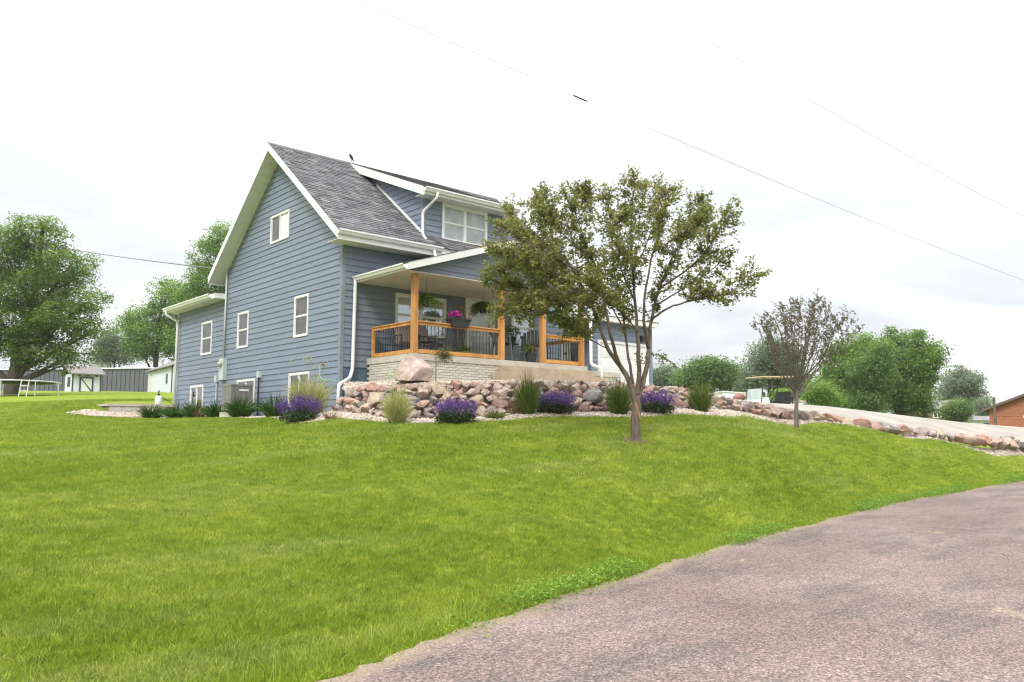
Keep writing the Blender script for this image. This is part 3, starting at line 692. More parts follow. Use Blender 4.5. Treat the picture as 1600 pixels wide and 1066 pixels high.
# --- dormer
dzF, dyF = 8.745, -.45; dsl = (RZr - dzF) / (YR - dyF); X0, X1 = DL - .31, DRt + .31
dz = lambda y: dzF + dsl * (y - dyF)
mb = MB(); mb.hexa([(X0 + .03, dyF, dz(dyF) - .2), (X1 - .03, dyF, dz(dyF) - .2), (X1 - .03, YR, dz(YR) - .2), (X0 + .03, YR, dz(YR) - .2)], [(X0 + .03, dyF, dz(dyF) - .01), (X1 - .03, dyF, dz(dyF) - .01), (X1 - .03, YR, dz(YR) - .01), (X0 + .03, YR, dz(YR) - .01)])
dro = mb.build('dormer_roof', MT['soffit'], H)
shingles(dro, (X0, dyF - .02, dz(dyF - .02)), (1, 0, 0), (0, YR - dyF, RZr - dzF), X1 - X0, math.hypot(YR - dyF, RZr - dzF), .16)
for x0 in (X0 - .003, X1 - .027):
    mb = MB(); mb.hexa([(x0, dyF, dz(dyF) - .26), (x0 + .03, dyF, dz(dyF) - .26), (x0 + .03, YR, dz(YR) - .26), (x0, YR, dz(YR) - .26)], [(x0, dyF, dz(dyF) + .0), (x0 + .03, dyF, dz(dyF) + .0), (x0 + .03, YR, dz(YR) + .0), (x0, YR, dz(YR) + .0)]); mb.build('rake_board', MT['white'], H)
mb = MB(); mb.box(X0 + .03, X1 - .03, dyF + .002, -.0, 8.535, 8.55); mb.build('soffit', MT['soffit'], H)
mb = MB(); mb.box(X0 + .03, X1 - .03, dyF - .03, dyF, 8.53, dzF - .01); mb.build('fascia', MT['white'], H)
gutter('gutter', (X0, dyF - .032, dzF - .145), (X1, dyF - .032, dzF - .145), (0, -1, 0))
cheek = PL((DL, 0, 0), (0, 1, 0), (-1, 0, 0))
for xs in (DL, DRt - .1):
    mb = MB(); yb = (RZr - .0 - 0) ; ya = 0; ymeet = YR - .02
    mb.add([(xs, 0, 6.9), (xs, 0, dz(0) - .2), (xs, YR - .4, dz(YR - .4) - .2), (xs + .1, 0, 6.9), (xs + .1, 0, dz(0) - .2), (xs + .1, YR - .4, dz(YR - .4) - .2)], [(0, 1, 2), (3, 5, 4), (0, 3, 4, 1), (0, 2, 5, 3)])
    ck = mb.build('wall', MT['siding_core'], H)
    if xs == DL:
        zroof = lambda y: RZr - SL * (YR - y)
        def cext(z):
            lo = 0.0 if z < dz(0) - .2 else (z + .2 - dzF) / dsl + dyF
            hi = YR - (RZr - z) / SL; return (max(lo, 0.0), max(hi, lo))
        siding(ck, cheek, cext, 7.2, 9.9, [], joint=(6, 7))
        mb = MB(); mb.obar((DL - .03, .02, zroof(.02) + .05), (DL - .03, 2.55, zroof(2.55) + .05), .05, .07); mb.build('flashing', MT['white'], H)
def spout(name, pts, rad=.042):
    """rounded metal downspout through given corners"""
    P_ = [Vector(p) for p in pts]; q = [P_[0]]
    for i in range(1, len(P_) - 1):
        a = (P_[i - 1] - P_[i]); b_ = (P_[i + 1] - P_[i]); r_ = min(.09, a.length * .4, b_.length * .4)
        A = P_[i] + a.normalized() * r_; B = P_[i] + b_.normalized() * r_
        for k in range(4): t_ = k / 3; q.append(A * (1 - t_) ** 2 + P_[i] * 2 * t_ * (1 - t_) + B * t_ ** 2)
    q.append(P_[-1]); mb = MB(); mb.tube(q, rad, 10); return mb.build(name, MT['white'], H, smooth=True)
spout('downspout', [(2.78, dyF - .09, 8.62), (2.78, dyF - .09, 8.48), (2.60, -.07, 8.10), (2.60, -.07, 7.42), (2.56, -.3, 7.22)])
spout('downspout', [(2.62, -.64, 6.83), (2.62, -.66, 6.72), (2.62, -.74, 6.62)])
# --- porch
PX0, PX1, PY, PZ = .80, 7.32, -2.26, 3.61
mb = MB(); mb.box(PX0, PX1, PY, -.03, PZ - .165, PZ); slab = mb.build('porch_slab', MT['concrete'], H)
mb = MB(); mb.box(PX1 + .002, 8.85, PY, -.03, 3.33, 3.485); mb.build('porch_slab', MT['concrete'], H)
mb = MB(); mb.box(PX0 + .06, PX1 - .03, PY + .06, -.05, 2.2, PZ - .166); mb.box(PX1 - .03, 8.79, PY + .06, -.05, 2.2, 3.329); pbase = mb.build('porch_base', MT['mortar'], H)
mb = MB(); mb.box(-.1, .1, -.02, .02, -.031, .031); bk = mb.mesh('brick', MT['brick']); mb = MB(); mb.box(-.02, .02, -.1, .1, -.031, .031); bks = mb.mesh('brick', MT['brick'])
nb = 0
for r_ in range(8):
    zz = PZ - .166 - .0345 - r_ * .071
    n_ = int((PX1 - PX0 - .1) / .208)
    for c_ in range(n_):
        x = PX0 + .16 + c_ * .208 + (.104 if r_ % 2 else 0)
        if x > PX1 - .12 or (x > 3.65 and r_ > 4): continue
        inst('brick', bk, (x, PY + .044 + rnd(-.002, .002), zz), pbase); nb += 1
    for c_ in range(10):
        y = PY + .15 + c_ * .208 + (.104 if r_ % 2 else 0)
        if y < -.13: inst('brick', bks, (PX0 + .044 + rnd(-.002, .002), y, zz), pbase); nb += 1
mb = MB()
for r_ in range(6):
    for c_ in range(7):
        x = PX1 + .08 + c_ * .208 + (.104 if r_ % 2 else 0)
        if x + .1 < 8.8: mb.box(x - .1, x + .1, PY + .024, PY + .064, 3.329 - .0655 - r_ * .071, 3.329 - .0035 - r_ * .071)
mb.build('brickwork', MT['brick'], pbase, kind='stuff')
# steps
for (x0, x1, y0, zt, zb) in ((3.72, 7.35, -2.56, 3.43, 3.235), (3.45, 7.45, -2.86, 3.235, 2.8)):
    mb = MB(); mb.box(x0, x1, y0, PY - .003, zb, zt); mb.build('step', MT['step'], H)
# posts
PWD = .07
POSTS = [(.905, -2.17), (3.87, -2.17), (5.49, -2.17), (7.13, -2.17)]
for x, y in POSTS:
    mb = MB(); mb.box(x - PWD, x + PWD, y - PWD, y + PWD, PZ, 5.70); mb.build('porch_post', MT['cedar'], H)
# railings
mb = MB(); mb.tube([(0, 0, 0), (0, 0, .66)], .0095, 6); bal = mb.mesh('baluster', MT['black'], smooth=True)
def railing(a, b_):
    a, b_ = Vector((*a, 0)), Vector((*b_, 0)); d = (b_ - a); n_ = max(2, round(d.length / .118)); zt = 4.475
    mb = MB(); mb.obar(a + Vector((0, 0, zt - .062)), b_ + Vector((0, 0, zt - .062)), .045, .082); rail = mb.build('railing', MT['cedarh'], H)
    mb = MB(); mb.obar(a + Vector((0, 0, zt - .01)), b_ + Vector((0, 0, zt - .01)), .105, .028); mb.build('top_rail', MT['cedarh'], rail)
    mb = MB(); mb.obar(a + Vector((0, 0, 3.685)), b_ + Vector((0, 0, 3.685)), .045, .10); mb.build('bottom_rail', MT['cedarh'], rail)
    for k in range(n_ - 1): inst('baluster', bal, (a + d * (k + 1) / n_) + Vector((0, 0, 3.725)), rail)
railing((.905, -.22), (.905, -2.17 + PWD)); railing((.905 + PWD, -2.17), (3.87 - PWD, -2.17)); railing((5.49 + PWD, -2.17), (7.13 - PWD, -2.17)); railing((7.13, -2.10), (7.13, -.1))
mb = MB(); mb.box(.87, .94, -.23, -.155, PZ, 4.455); mb.build('rail_post', MT['cedarh'], H)
# porch roof: gable towards the lawn
RX0, RXC, RSL = .40, 3.98, .318; RZ0 = 5.87; ZC = RZ0 + RSL * (RXC - RX0); PYF = -2.63
rz = lambda x: ZC - RSL * abs(x - RXC)
RX1 = 2 * RXC - RX0; mb = MB()
for a, b_ in ((RX0 + .02, RXC), (RXC, RX1 - .02)):
    mb.hexa([(a, PYF + .03, rz(a) - .16), (b_, PYF + .03, rz(b_) - .16), (b_, 0, rz(b_) - .16), (a, 0, rz(a) - .16)], [(a, PYF + .03, rz(a) - .012), (b_, PYF + .03, rz(b_) - .012), (b_, 0, rz(b_) - .012), (a, 0, rz(a) - .012)])
pro = mb.build('porch_roof', MT['soffit'], H)
shingles(pro, (RX0, PYF - .01, rz(RX0)), (0, 1, 0), (1, 0, RSL), -PYF, (RXC - RX0) * math.hypot(1, RSL))
shingles(pro, (RX1, PYF - .01, rz(RX1)), (0, 1, 0), (-1, 0, RSL), -PYF, (RXC - RX0) * math.hypot(1, RSL))
for a, b_ in ((RX0, RXC), (RXC, RX1)):
    mb = MB(); mb.hexa([(a, PYF, rz(a) - .19), (b_, PYF, rz(b_) - .19), (b_, PYF + .03, rz(b_) - .19), (a, PYF + .03, rz(a) - .19)], [(a, PYF, rz(a) + .004), (b_, PYF, rz(b_) + .004), (b_, PYF + .03, rz(b_) + .004), (a, PYF + .03, rz(a) + .004)]); mb.build('rake_board', MT['white'], H)
mb = MB(); mb.box(RX0 + .03, RX1 - .03, PYF + .2, -.03, 5.70, 5.715); mb.build('ceiling', MT['ceiling'], H)
for x_ in (RX0, RX1 - .03):
    mb = MB(); mb.box(x_, x_ + .03, PYF + .03, -.03, 5.69, 5.855); mb.build('fascia', MT['white'], H)
gutter('gutter', (RX0 - .002, PYF + .12, 5.735), (RX0 - .002, .0 - .035, 5.735), (-1, 0, 0), h_=.12, d_=.11)
# gable infill siding over the porch opening
pg = PL((0, -2.24, 0), (1, 0, 0), (0, -1, 0)); mb = MB()
mb.add([(RX0 + .3, -2.24, 5.72), (RX1 - .3, -2.24, 5.72), (RXC, -2.24, ZC - .16), (RX0 + .3, -2.14, 5.72), (RX1 - .3, -2.14, 5.72), (RXC, -2.14, ZC - .16)], [(0, 1, 2), (3, 5, 4), (0, 3, 4, 1), (0, 2, 5, 3), (1, 4, 5, 2)])
pgw = mb.build('wall', MT['siding_core'], H)
siding(pgw, pg, lambda z: (RXC - (ZC - .17 - z) / RSL, RXC + (ZC - .17 - z) / RSL), 5.716, ZC - .2, [], joint=(7.5, 8), z_ref=5.716)
# downspouts at porch corners
spout('downspout', [(.36, -.09, 5.76), (.36, -.09, 5.55), (.33, -.09, 3.30), (.22, -.16, 3.05), (-.33, -.55, 2.83), (-.36, -.57, 2.25), (-.78, -.85, 2.02)], .05)
spout('downspout', [(7.36, -2.36, 5.75), (7.36, -2.36, 3.66), (7.56, -2.6, 3.55), (7.58, -2.62, 2.9)], .05)
# --- addition eave
mb = MB(); mb.box(-.42, 0, D_ + .06, 12.75, 6.175, 6.19); mb.build('soffit', MT['soffit'], H)
mb = MB(); mb.box(-.45, -.42, D_ + .06, 12.78, 6.17, 6.36); mb.box(-.45, .0, D_ + .03, D_ + .06, 6.17, 6.36); mb.build('fascia', MT['white'], H)
mb = MB(); mb.hexa([(-.45, D_ + .03, 6.34), (4.2, D_ + .03, 6.50), (4.2, 12.8, 6.50), (-.45, 12.8, 6.34)], [(-.45, D_ + .03, 6.38), (4.2, D_ + .03, 6.66), (4.2, 12.8, 6.66), (-.45, 12.8, 6.38)]); mb.build('roof', MT['shingle'], H)
gutter('gutter', (-.452, D_ + .35, 6.22), (-.452, 12.85, 6.22), (-1, 0, 0), h_=.13, d_=.12)
spout('downspout', [(-.5, 12.6, 6.25), (-.5, 12.6, 6.1), (-.08, 12.5, 5.85), (-.08, 12.5, 2.2)], .05)
# service mast, meter and boxes on the wall
mb = MB(); mb.tube([(-.07, 7.86, 7.25), (-.07, 7.86, 4.1)], .032, 10); mb.build('service_mast', MT['paint_grey'], H, smooth=True)
mb = MB(); mb.box(-.16, -.02, 7.65, 8.02, 3.36, 4.10); mt_ = mb.build('meter_box', MT['paint_grey'], H)
mb = MB(); mb.tube([(-.16, 7.84, 3.90), (-.27, 7.84, 3.90)], [.095, .085], 16); mb.build('meter', pane_mat('meter_glass', (.45, .42, .32)), mt_, smooth=True)
mb = MB(); mb.box(-.13, -.02, 8.32, 8.47, 3.32, 3.55); jb = mb.build('junction_box', MT['paint_grey'], H)
mb = MB(); mb.tube([(-.07, 8.40, 3.32), (-.07, 8.40, 2.1)], .025, 8); mb.build('conduit', MT['paint_grey'], jb)
mb = MB(); mb.box(-.13, -.02, 4.86, 5.02, 3.30, 3.50); jb = mb.build('junction_box', MT['paint_grey'], H)
mb = MB(); mb.tube([(-.09, 4.94, 3.30), (-.09, 4.94, 2.1)], .026, 8); mb.build('conduit', MT['black'], jb)
mb = MB(); mb.tube([(-.03, .86, 3.46), (-.12, .86, 3.46), (-.14, .86, 3.40)], .022, 8); mb.build('faucet', M('brass', (.35, .25, .12), .4, .2, metal=.8), H)
# breezeway and garage
mb = MB(); mb.box(8.36, 9.86, 1.0, 1.16, 2.2, 5.6); bw = mb.build('wall', MT['siding_core'], H)
bpl = PL((0, 1.0, 0), (1, 0, 0), (0, -1, 0)); BD = (9.35, 9.84, 3.45, 5.62)
siding(bw, bpl, lambda z: (8.37, 9.84), 3.2, 5.58, [BD], joint=(5, 6))
mb = MB(); bpl.box(mb, 9.36, 9.46, 3.46, 5.6, 0, .05); bpl.box(mb, 9.74, 9.84, 3.46, 5.6, 0, .05); bpl.box(mb, 9.46, 9.74, 5.48, 5.6, 0, .05); bd = mb.build('door', MT['white'], H)
mb = MB(); bpl.box(mb, 9.46, 9.74, 3.46, 5.48, 0, .02); mb.build('door_leaf', MT['ceiling'], bd)
mb = MB(); bpl.box(mb, 9.55, 9.64, 4.36, 4.42, .02, .07); mb.build('handle', MT['black'], bd)
mb = MB(); mb.box(9.9, 13.22, 0, .16, 2.3, 5.55); mb.box(9.9, 10.06, .16, 6.5, 2.3, 5.55); mb.box(13.06, 13.22, .16, 6.5, 2.3, 5.55); gg = mb.build('wall', MT['siding_core'], H)
GD = (10.3, 12.92, 2.67, 4.78)
siding(gg, front, lambda z: (9.93, 13.2), 2.6, 5.5, [GD], joint=(5, 6))
gsd = PL((9.9, 0, 0), (0, 1, 0), (-1, 0, 0)); siding(gg, gsd, lambda z: (.05, .98), 2.6, 5.5, [], joint=(5, 6))
mb = MB(); mb.box(9.87, 9.96, -.034, .06, 2.6, 5.5); mb.build('corner_trim', MT['siding'], H)
mb = MB(); mb.box(13.14, 13.26, -.034, .06, 2.5, 5.5); mb.build('corner_trim', MT['siding'], H)
mb = MB(); front.box(mb, 10.22, 10.31, 2.66, 4.86, -.01, .05); front.box(mb, 12.91, 13.0, 2.66, 4.86, -.01, .05); front.box(mb, 10.31, 12.91, 4.77, 4.86, -.01, .05); gd = mb.build('garage_door', MT['white'], H)
for k in range(4):
    mb = MB(); z0 = 2.67 + k * .525; front.box(mb, 10.315, 12.905, z0 + .006, z0 + .519, -.01, .018)
    for j in range(4): front.box(mb, 10.40 + j * .63, 10.95 + j * .63, z0 + .09, z0 + .43, .018, .026)
    mb.build('door_panel', MT['white'], gd)
mb = MB(); front.box(mb, 12.55, 12.70, 4.95, 5.18, .03, .13); mb.build('wall_light', MT['black'], H)
mb = MB(); mb.hexa([(8.3, -.35, 5.50), (13.27, -.35, 5.50), (13.27, 7, 5.9), (8.3, 7, 5.9)], [(8.3, -.35, 5.68), (13.27, -.35, 5.68), (13.27, 7, 6.1), (8.3, 7, 6.1)]); mb.build('garage_roof', MT['soffit'], H)
mb = MB(); mb.hexa([(8.28, -.37, 5.683), (13.28, -.37, 5.683), (13.28, 7.02, 6.103), (8.28, 7.02, 6.103)], [(8.28, -.37, 5.70), (13.28, -.37, 5.70), (13.28, 7.02, 6.12), (8.28, 7.02, 6.12)]); mb.build('roofing', MT['shingle'], H)

# ------------------------------------------------------------------ stacked rocks
ROCKS = [blob_mesh('rock', MT['rock'], 300 + k, sub=3, sz=1, cuts=15 if k % 4 else 8, jit=.012, fit=(1, 1, 1), smooth=True) for k in range(18)]
for r_ in ROCKS: r_.set_sharp_from_angle(angle=R(21))
def put_rock(parent, x, y, z, w_, h_, d_, ang):
    o = inst('rock', random.choice(ROCKS), (x, y, z), parent, (rnd(-.18, .18), rnd(-.18, .18), ang + random.choice((0, math.pi)) + rnd(-.25, .25)), (w_, d_, h_))
    return o
cum = np.r_[0, np.cumsum(np.linalg.norm(np.diff(rl[:, :2], axis=0), axis=1))]
def along(s):
    i = min(int(np.searchsorted(cum, s)), len(rl) - 1); return rl[i], rn[i], rt_[i], i / (len(rl) - 1)
ISPL = float(cum[int(.475 * 239)])
wall1 = thing('rock_wall', tuple(rl[40]), 'low retaining wall of stacked pink and grey boulders before the porch', 'rock wall')
wall2 = thing('rock_border', tuple(rl[180]), 'row of pinkish boulders lining the lawn side of the driveway', 'rock border')
placed = []                                            # big stones first, then smaller ones in the gaps
for cnt, r0_, r1_ in ((10, .17, .24), (66, .115, .155), (165, .078, .108), (54, .05, .075)):
    got = tries = 0
    while got < cnt and tries < 9000:
        tries += 1; s = rnd(.05, ISPL); P_, n_, t_, u = along(s); Hh = float(HU(u)); r_ = rnd(r0_, r1_); v = rnd(r_ * .45, max(r_ * .5, Hh * 1.18 - r_ * .45))
        if v + r_ * .6 > Hh * 1.25: continue
        if all(((s - a_) / 1.22) ** 2 + (v - b_) ** 2 > (.80 * (r_ + c_)) ** 2 for a_, b_, c_ in placed):
            placed.append((s, v, r_)); got += 1; hh = v * .80; back = v * .58 - .06 + rnd(-.03, .03)
            put_rock(wall1, P_[0] - n_[0] * back, P_[1] - n_[1] * back, P_[2] + hh, r_ * rnd(2.3, 3.0), r_ * rnd(1.85, 2.3), r_ * rnd(2.0, 2.6), math.atan2(t_[1], t_[0]) + rnd(-.25, .25))
s = ISPL - .1
while s < cum[-1] - .5:
    w_ = random.choice((rnd(.35, .6), rnd(.6, .95))) ; P_, n_, t_, u = along(s + w_ / 2); h_ = rnd(.34, .46) * (1 if w_ > .5 else .9)
    put_rock(wall2, P_[0] - n_[0] * .15, P_[1] - n_[1] * .15, P_[2] + h_ * (.38 if u > .6 else .22), w_ * 1.12, h_ * 1.12, rnd(.45, .6), math.atan2(t_[1], t_[0]))
    if random.random() < .55 and u > .6:
        q = rnd(.16, .3); put_rock(wall2, P_[0] - n_[0] * rnd(.25, .5), P_[1] - n_[1] * rnd(.25, .5), P_[2] + h_ * .8, q * 1.5, q, q * 1.2, rnd(0, 6))
    if random.random() < .5:
        q = rnd(.13, .22); put_rock(wall2, P_[0] + n_[0] * rnd(.1, .2) + t_[0] * w_ / 2, P_[1] + n_[1] * rnd(.1, .2) + t_[1] * w_ / 2, P_[2] + q * .3, q * 1.4, q, q * 1.2, rnd(0, 6))
    s += w_ * .96
def bed_z(x, y):
    return 2.90
V, F = blob(912, sub=4, sz=1, cuts=0, jit=0)
for n_, d_ in (((-.05, .1, 1), .56), ((-.93, -.1, .32), .66), ((.62, -.15, .75), .60), ((-.1, -.92, .28), .52), ((.95, -.3, .1), .80), ((.45, -.8, -.3), .66), ((.1, .95, .2), .6), ((.5, -.55, .6), .66), ((-.5, -.6, .55), .70), ((0, 0, -1), .5)):
    n_ = np.array(n_) / np.linalg.norm(n_); k = V @ n_ - d_; V = V - np.outer(np.maximum(k, 0), n_)
V = V * (1 + .035 * np.sin(V @ np.array([7, 3, 5]))[:, None] + .02 * np.sin(V @ np.array([-11, 9, 13]))[:, None]); lo, hi = V.min(0), V.max(0); V = (V - (lo + hi) / 2) / (hi - lo) * np.array([.92, .66, .62])
mb = MB(); mb.v = [tuple(q) for q in V]; mb.f = F; mb.tone = [.5] * len(F); bmesh_ = mb.mesh('boulder', MT['boulder'], smooth=True); bmesh_.set_sharp_from_angle(angle=R(24))
bo = bpy.data.objects.new('boulder', bmesh_); COL.objects.link(bo); bo.location = (.46, -2.83, 3.14); bo.rotation_euler = (.0, .0, -.72)
tag(bo, 'big pale pink quartzite boulder sitting in front of the porch bricks', 'boulder')

# ------------------------------------------------------------------ leaves and trees
def leaf_quads(name, C, size, mat, parent, flat=.35, asp=.55, tone=None, droop=0, kind=None):
    """one small folded leaf per centre"""
    C = np.asarray(C, float); n = len(C); sz = np.asarray(size, float) * RNG.uniform(.7, 1.3, n)
    d = RNG.normal(size=(n, 3)); d[:, 2] = d[:, 2] * flat - droop; d /= np.linalg.norm(d, axis=1)[:, None]
    up = RNG.normal(size=(n, 3)) * .6 + np.array([0, 0, 1.0]); sd = np.cross(d, up); sd /= np.linalg.norm(sd, axis=1)[:, None] + 1e-9
    nn = np.cross(sd, d)
    h = sz[:, None]; V = np.empty((n, 4, 3))
    V[:, 0] = C - d * h * .5; V[:, 1] = C + sd * h * asp * .5 + nn * h * .12; V[:, 2] = C + d * h * .5 - nn * h * .08; V[:, 3] = C - sd * h * asp * .5 + nn * h * .12
    V = V.reshape(-1, 3) - np.array(base_of(parent))
    me = bpy.data.meshes.new(name); me.vertices.add(4 * n); me.vertices.foreach_set('co', V.ravel().astype(np.float32))
    me.loops.add(4 * n); me.loops.foreach_set('vertex_index', np.arange(4 * n, dtype=np.int32)); me.polygons.add(n); me.polygons.foreach_set('loop_start', np.arange(0, 4 * n, 4, dtype=np.int32))
    me.update(calc_edges=True); me.materials.append(mat)
    tn = RNG.uniform(0, 1, n) if tone is None else np.clip(tone, 0, 1)
    a = me.attributes.new('tone', 'FLOAT', 'FACE'); a.data.foreach_set('value', tn.astype(np.float32))
    o = bpy.data.objects.new(name, me); COL.objects.link(o); o.parent = parent
    if kind: o['kind'] = kind
    return o
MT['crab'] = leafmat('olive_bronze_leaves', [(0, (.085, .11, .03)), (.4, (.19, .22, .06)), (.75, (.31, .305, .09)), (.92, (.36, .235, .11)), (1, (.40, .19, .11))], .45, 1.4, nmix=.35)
MT['plum'] = leafmat('dark_purplish_leaves', [(0, (.075, .075, .05)), (.5, (.15, .15, .08)), (.8, (.17, .115, .10)), (1, (.22, .25, .09))], .4, 1.5, nmix=.3)
MT['maple'] = leafmat('maple_leaves', [(0, (.045, .095, .018)), (.5, (.145, .235, .042)), (1, (.30, .41, .09))], .4, .55, nmix=.45)
MT['far'] = leafmat('broadleaf_foliage', [(0, (.05, .10, .03)), (.5, (.135, .22, .06)), (1, (.25, .35, .11))], .4, .4, nmix=.45)
MT['farb'] = leafmat('bright_foliage', [(0, (.06, .125, .026)), (.5, (.165, .275, .055)), (1, (.31, .43, .105))], .4, .4, nmix=.45)
MT['farg'] = leafmat('blue_green_foliage', [(0, (.115, .155, .10)), (.5, (.19, .25, .15)), (1, (.28, .345, .21))], .45, .4, nmix=.45)

def smooth_path(pts, k=3):
    P_ = [Vector(p) for p in pts]; q = []
    for i in range(len(P_) - 1):
        p0, p1, p2, p3 = P_[max(i - 1, 0)], P_[i], P_[i + 1], P_[min(i + 2, len(P_) - 1)]
        for j in range(k):
            t_ = j / k; q.append(.5 * ((2 * p1) + (-p0 + p2) * t_ + (2 * p0 - 5 * p1 + 4 * p2 - p3) * t_ ** 2 + (-p0 + 3 * p1 - 3 * p2 + p3) * t_ ** 3))
    return q + [P_[-1]]
# front tree: limbs laid out one by one
T = at(993, 691, 17.5); T.z = gz(T.x, T.y)
tree = thing('crabapple_tree', T, 'olive leaved ornamental tree with scarred forking trunk on the lawn', 'tree')
D0 = 17.5
def lp(q):
    x, y = q[0], q[1]
    if y < 470: y = 470 + (y - 470) * .93
    if x > 1090: x = 1090 + (x - 1090) * .82
    return at(x, y, D0 + q[2])
LIMBS = [([(994, 640, 0), (985, 598, 0), (968, 572, .1), (950, 545, .1), (938, 515, .2), (925, 480, .3), (903, 432, .5), (873, 388, .6), (846, 352, .6)], .088, .012),
         ([(968, 572, .1), (955, 530, -.2), (948, 490, -.3), (940, 450, -.4), (925, 400, -.4), (908, 350, -.5), (893, 308, -.5)], .055, .009),
         ([(989, 600, .05), (982, 560, .3), (977, 520, .4), (970, 470, .5), (960, 420, .6), (955, 350, .6), (948, 298, .7)], .045, .008),
         ([(995, 618, 0), (999, 590, -.05), (997, 545, -.2), (996, 520, -.2), (992, 470, -.2), (988, 420, -.2), (985, 360, -.1), (988, 310, 0), (991, 276, 0)], .075, .010),
         ([(994, 632, 0), (1002, 605, .1), (1010, 575, .2), (1014, 540, .2), (1018, 500, .3), (1030, 450, .4), (1050, 400, .5), (1075, 350, .6), (1096, 308, .6)], .088, .010),
         ([(1013, 545, .2), (1006, 500, -.2), (1009, 450, -.4), (1020, 390, -.5), (1036, 330, -.5), (1042, 292, -.4)], .05, .008),
         ([(1018, 500, .3), (1043, 482, -.1), (1080, 470, -.3), (1120, 464, -.4), (1160, 452, -.4), (1197, 431, -.4)], .035, .005),
         ([(1030, 450, .4), (1060, 428, .2), (1095, 398, 0), (1122, 365, 0), (1148, 328, 0)], .035, .006),
         ([(1022, 480, .3), (1060, 455, .8), (1100, 430, 1.0), (1140, 400, 1.1)], .028, .005),
         ([(925, 480, .3), (890, 468, .0), (850, 452, -.3), (812, 448, -.4), (772, 438, -.4)], .035, .006),
         ([(950, 545, .1), (925, 532, .0), (905, 520, -.2), (880, 508, -.3)], .018, .005),
         ([(940, 450, -.4), (903, 420, -.7), (862, 396, -.9), (822, 372, -.9), (793, 350, -.9)], .035, .006),
         ([(938, 515, .2), (905, 480, .8), (868, 458, 1.2), (830, 430, 1.3), (795, 405, 1.3)], .030, .006),
         ([(903, 432, .5), (872, 418, .2), (838, 405, .0), (806, 415, -.1), (780, 420, -.2)], .022, .005),
         ([(992, 470, -.2), (975, 430, -.8), (965, 380, -1.1), (968, 330, -1.2)], .028, .006),
         ([(988, 420, -.2), (1008, 380, .5), (1022, 330, .8), (1012, 285, .9)], .026, .005),
         ([(977, 520, .4), (955, 478, 1.0), (930, 435, 1.5), (915, 380, 1.6)], .028, .005),
         ([(873, 388, .6), (862, 360, .4), (850, 330, .3), (842, 312, .3)], .014, .004),
         ([(925, 480, .3), (895, 450, -.5), (855, 425, -1.0), (815, 402, -1.2), (778, 388, -1.2)], .028, .005),
         ([(908, 455, .4), (880, 440, .8), (845, 430, 1.0), (808, 470, 1.0), (785, 490, 1.0)], .020, .004),
         ([(890, 468, .0), (868, 486, -.3), (838, 492, -.5), (808, 486, -.6)], .016, .004),
         ([(873, 388, .6), (842, 378, .8), (815, 356, .9), (800, 332, .9)], .018, .004),
         ([(925, 400, -.4), (892, 372, -.6), (868, 340, -.7), (858, 306, -.7)], .022, .005),
         ([(940, 450, -.4), (915, 465, -.9), (885, 478, -1.1), (862, 470, -1.2)], .018, .004),
         ([(955, 350, .6), (930, 330, .4), (915, 305, .4), (908, 288, .4)], .012, .004),
         ([(996, 520, -.2), (975, 490, -.9), (945, 470, -1.3), (925, 440, -1.4)], .02, .004),
         ([(1020, 390, -.5), (1045, 372, -.9), (1075, 352, -1.1), (1100, 330, -1.1)], .022, .005)]
mb = MB(); tp = [T + Vector((0, 0, -.06)), T + Vector((.005, .005, .1)), at(993, 672, D0), at(993, 655, D0), at(995, 636, D0), at(995, 616, D0)]
mb.tube(smooth_path(tp, 4), [(.165, .142, .126, .116)[k] if k < 4 else (.112 - .0007 * k if k < 17 else .098 - .014 * (k - 16)) for k in range(len(tp) * 4 - 3)], 16)
tips = []; anchors = []
for q, r0, r1 in LIMBS:
    P_ = smooth_path([lp(p) for p in q], 4); P_ = [p + Vector((rnd(-1, 1), rnd(-1, 1), rnd(-1, 1))) * .012 for p in P_]
    r0 *= .8; rr = [r0 + (r1 - r0) * (k / (len(P_) - 1)) ** .8 for k in range(len(P_))]; mb.tube(P_, rr, 9)
    big = r0 > .04
    for k in range(len(P_)):
        f = k / (len(P_) - 1)
        if f > (.50 if big else .30): anchors.append((P_[k], f, (P_[k] - P_[max(k - 2, 0)]).normalized(), rr[k]))
LC = []
for p, f, d, r_ in anchors:
    for _ in range(4 if random.random() < .2 else 3):
        dv = (d * .55 + Vector((random.gauss(0, .62), random.gauss(0, .62), random.gauss(.22, .42)))).normalized(); ln = rnd(.22, .62) * (1.15 - .35 * f)
        pts = [p + dv * ln * t_ + Vector((rnd(-.02, .02), rnd(-.02, .02), rnd(-.02, .02) + .06 * t_ * t_)) for t_ in (0, .35, .7, 1)]
        mb.tube(pts, [min(.008, r_ * .7), .006, .0045, .003], 5, caps=False)
        for _ in range(2):
            b0 = pts[random.choice((1, 2))]; dv2 = (dv + Vector((random.gauss(0, .7), random.gauss(0, .7), random.gauss(0, .5)))).normalized(); l2 = rnd(.12, .32)
            mb.tube([b0, b0 + dv2 * l2 * .5, b0 + dv2 * l2], [.004, .003, .002], 4, caps=False)
            for _ in range(random.randint(7, 13)): t_ = rnd(.25, 1.08); LC.append(b0 + dv2 * l2 * t_ + Vector((random.gauss(0, .035), random.gauss(0, .035), random.gauss(-.01, .035))))
        for _ in range(random.randint(10, 18)): t_ = rnd(.25, 1.08); LC.append(p + dv * ln * t_ + Vector((random.gauss(0, .045), random.gauss(0, .045), random.gauss(0, .04))))
trunk = mb.build('trunk', MT['bark'], tree, smooth=True)
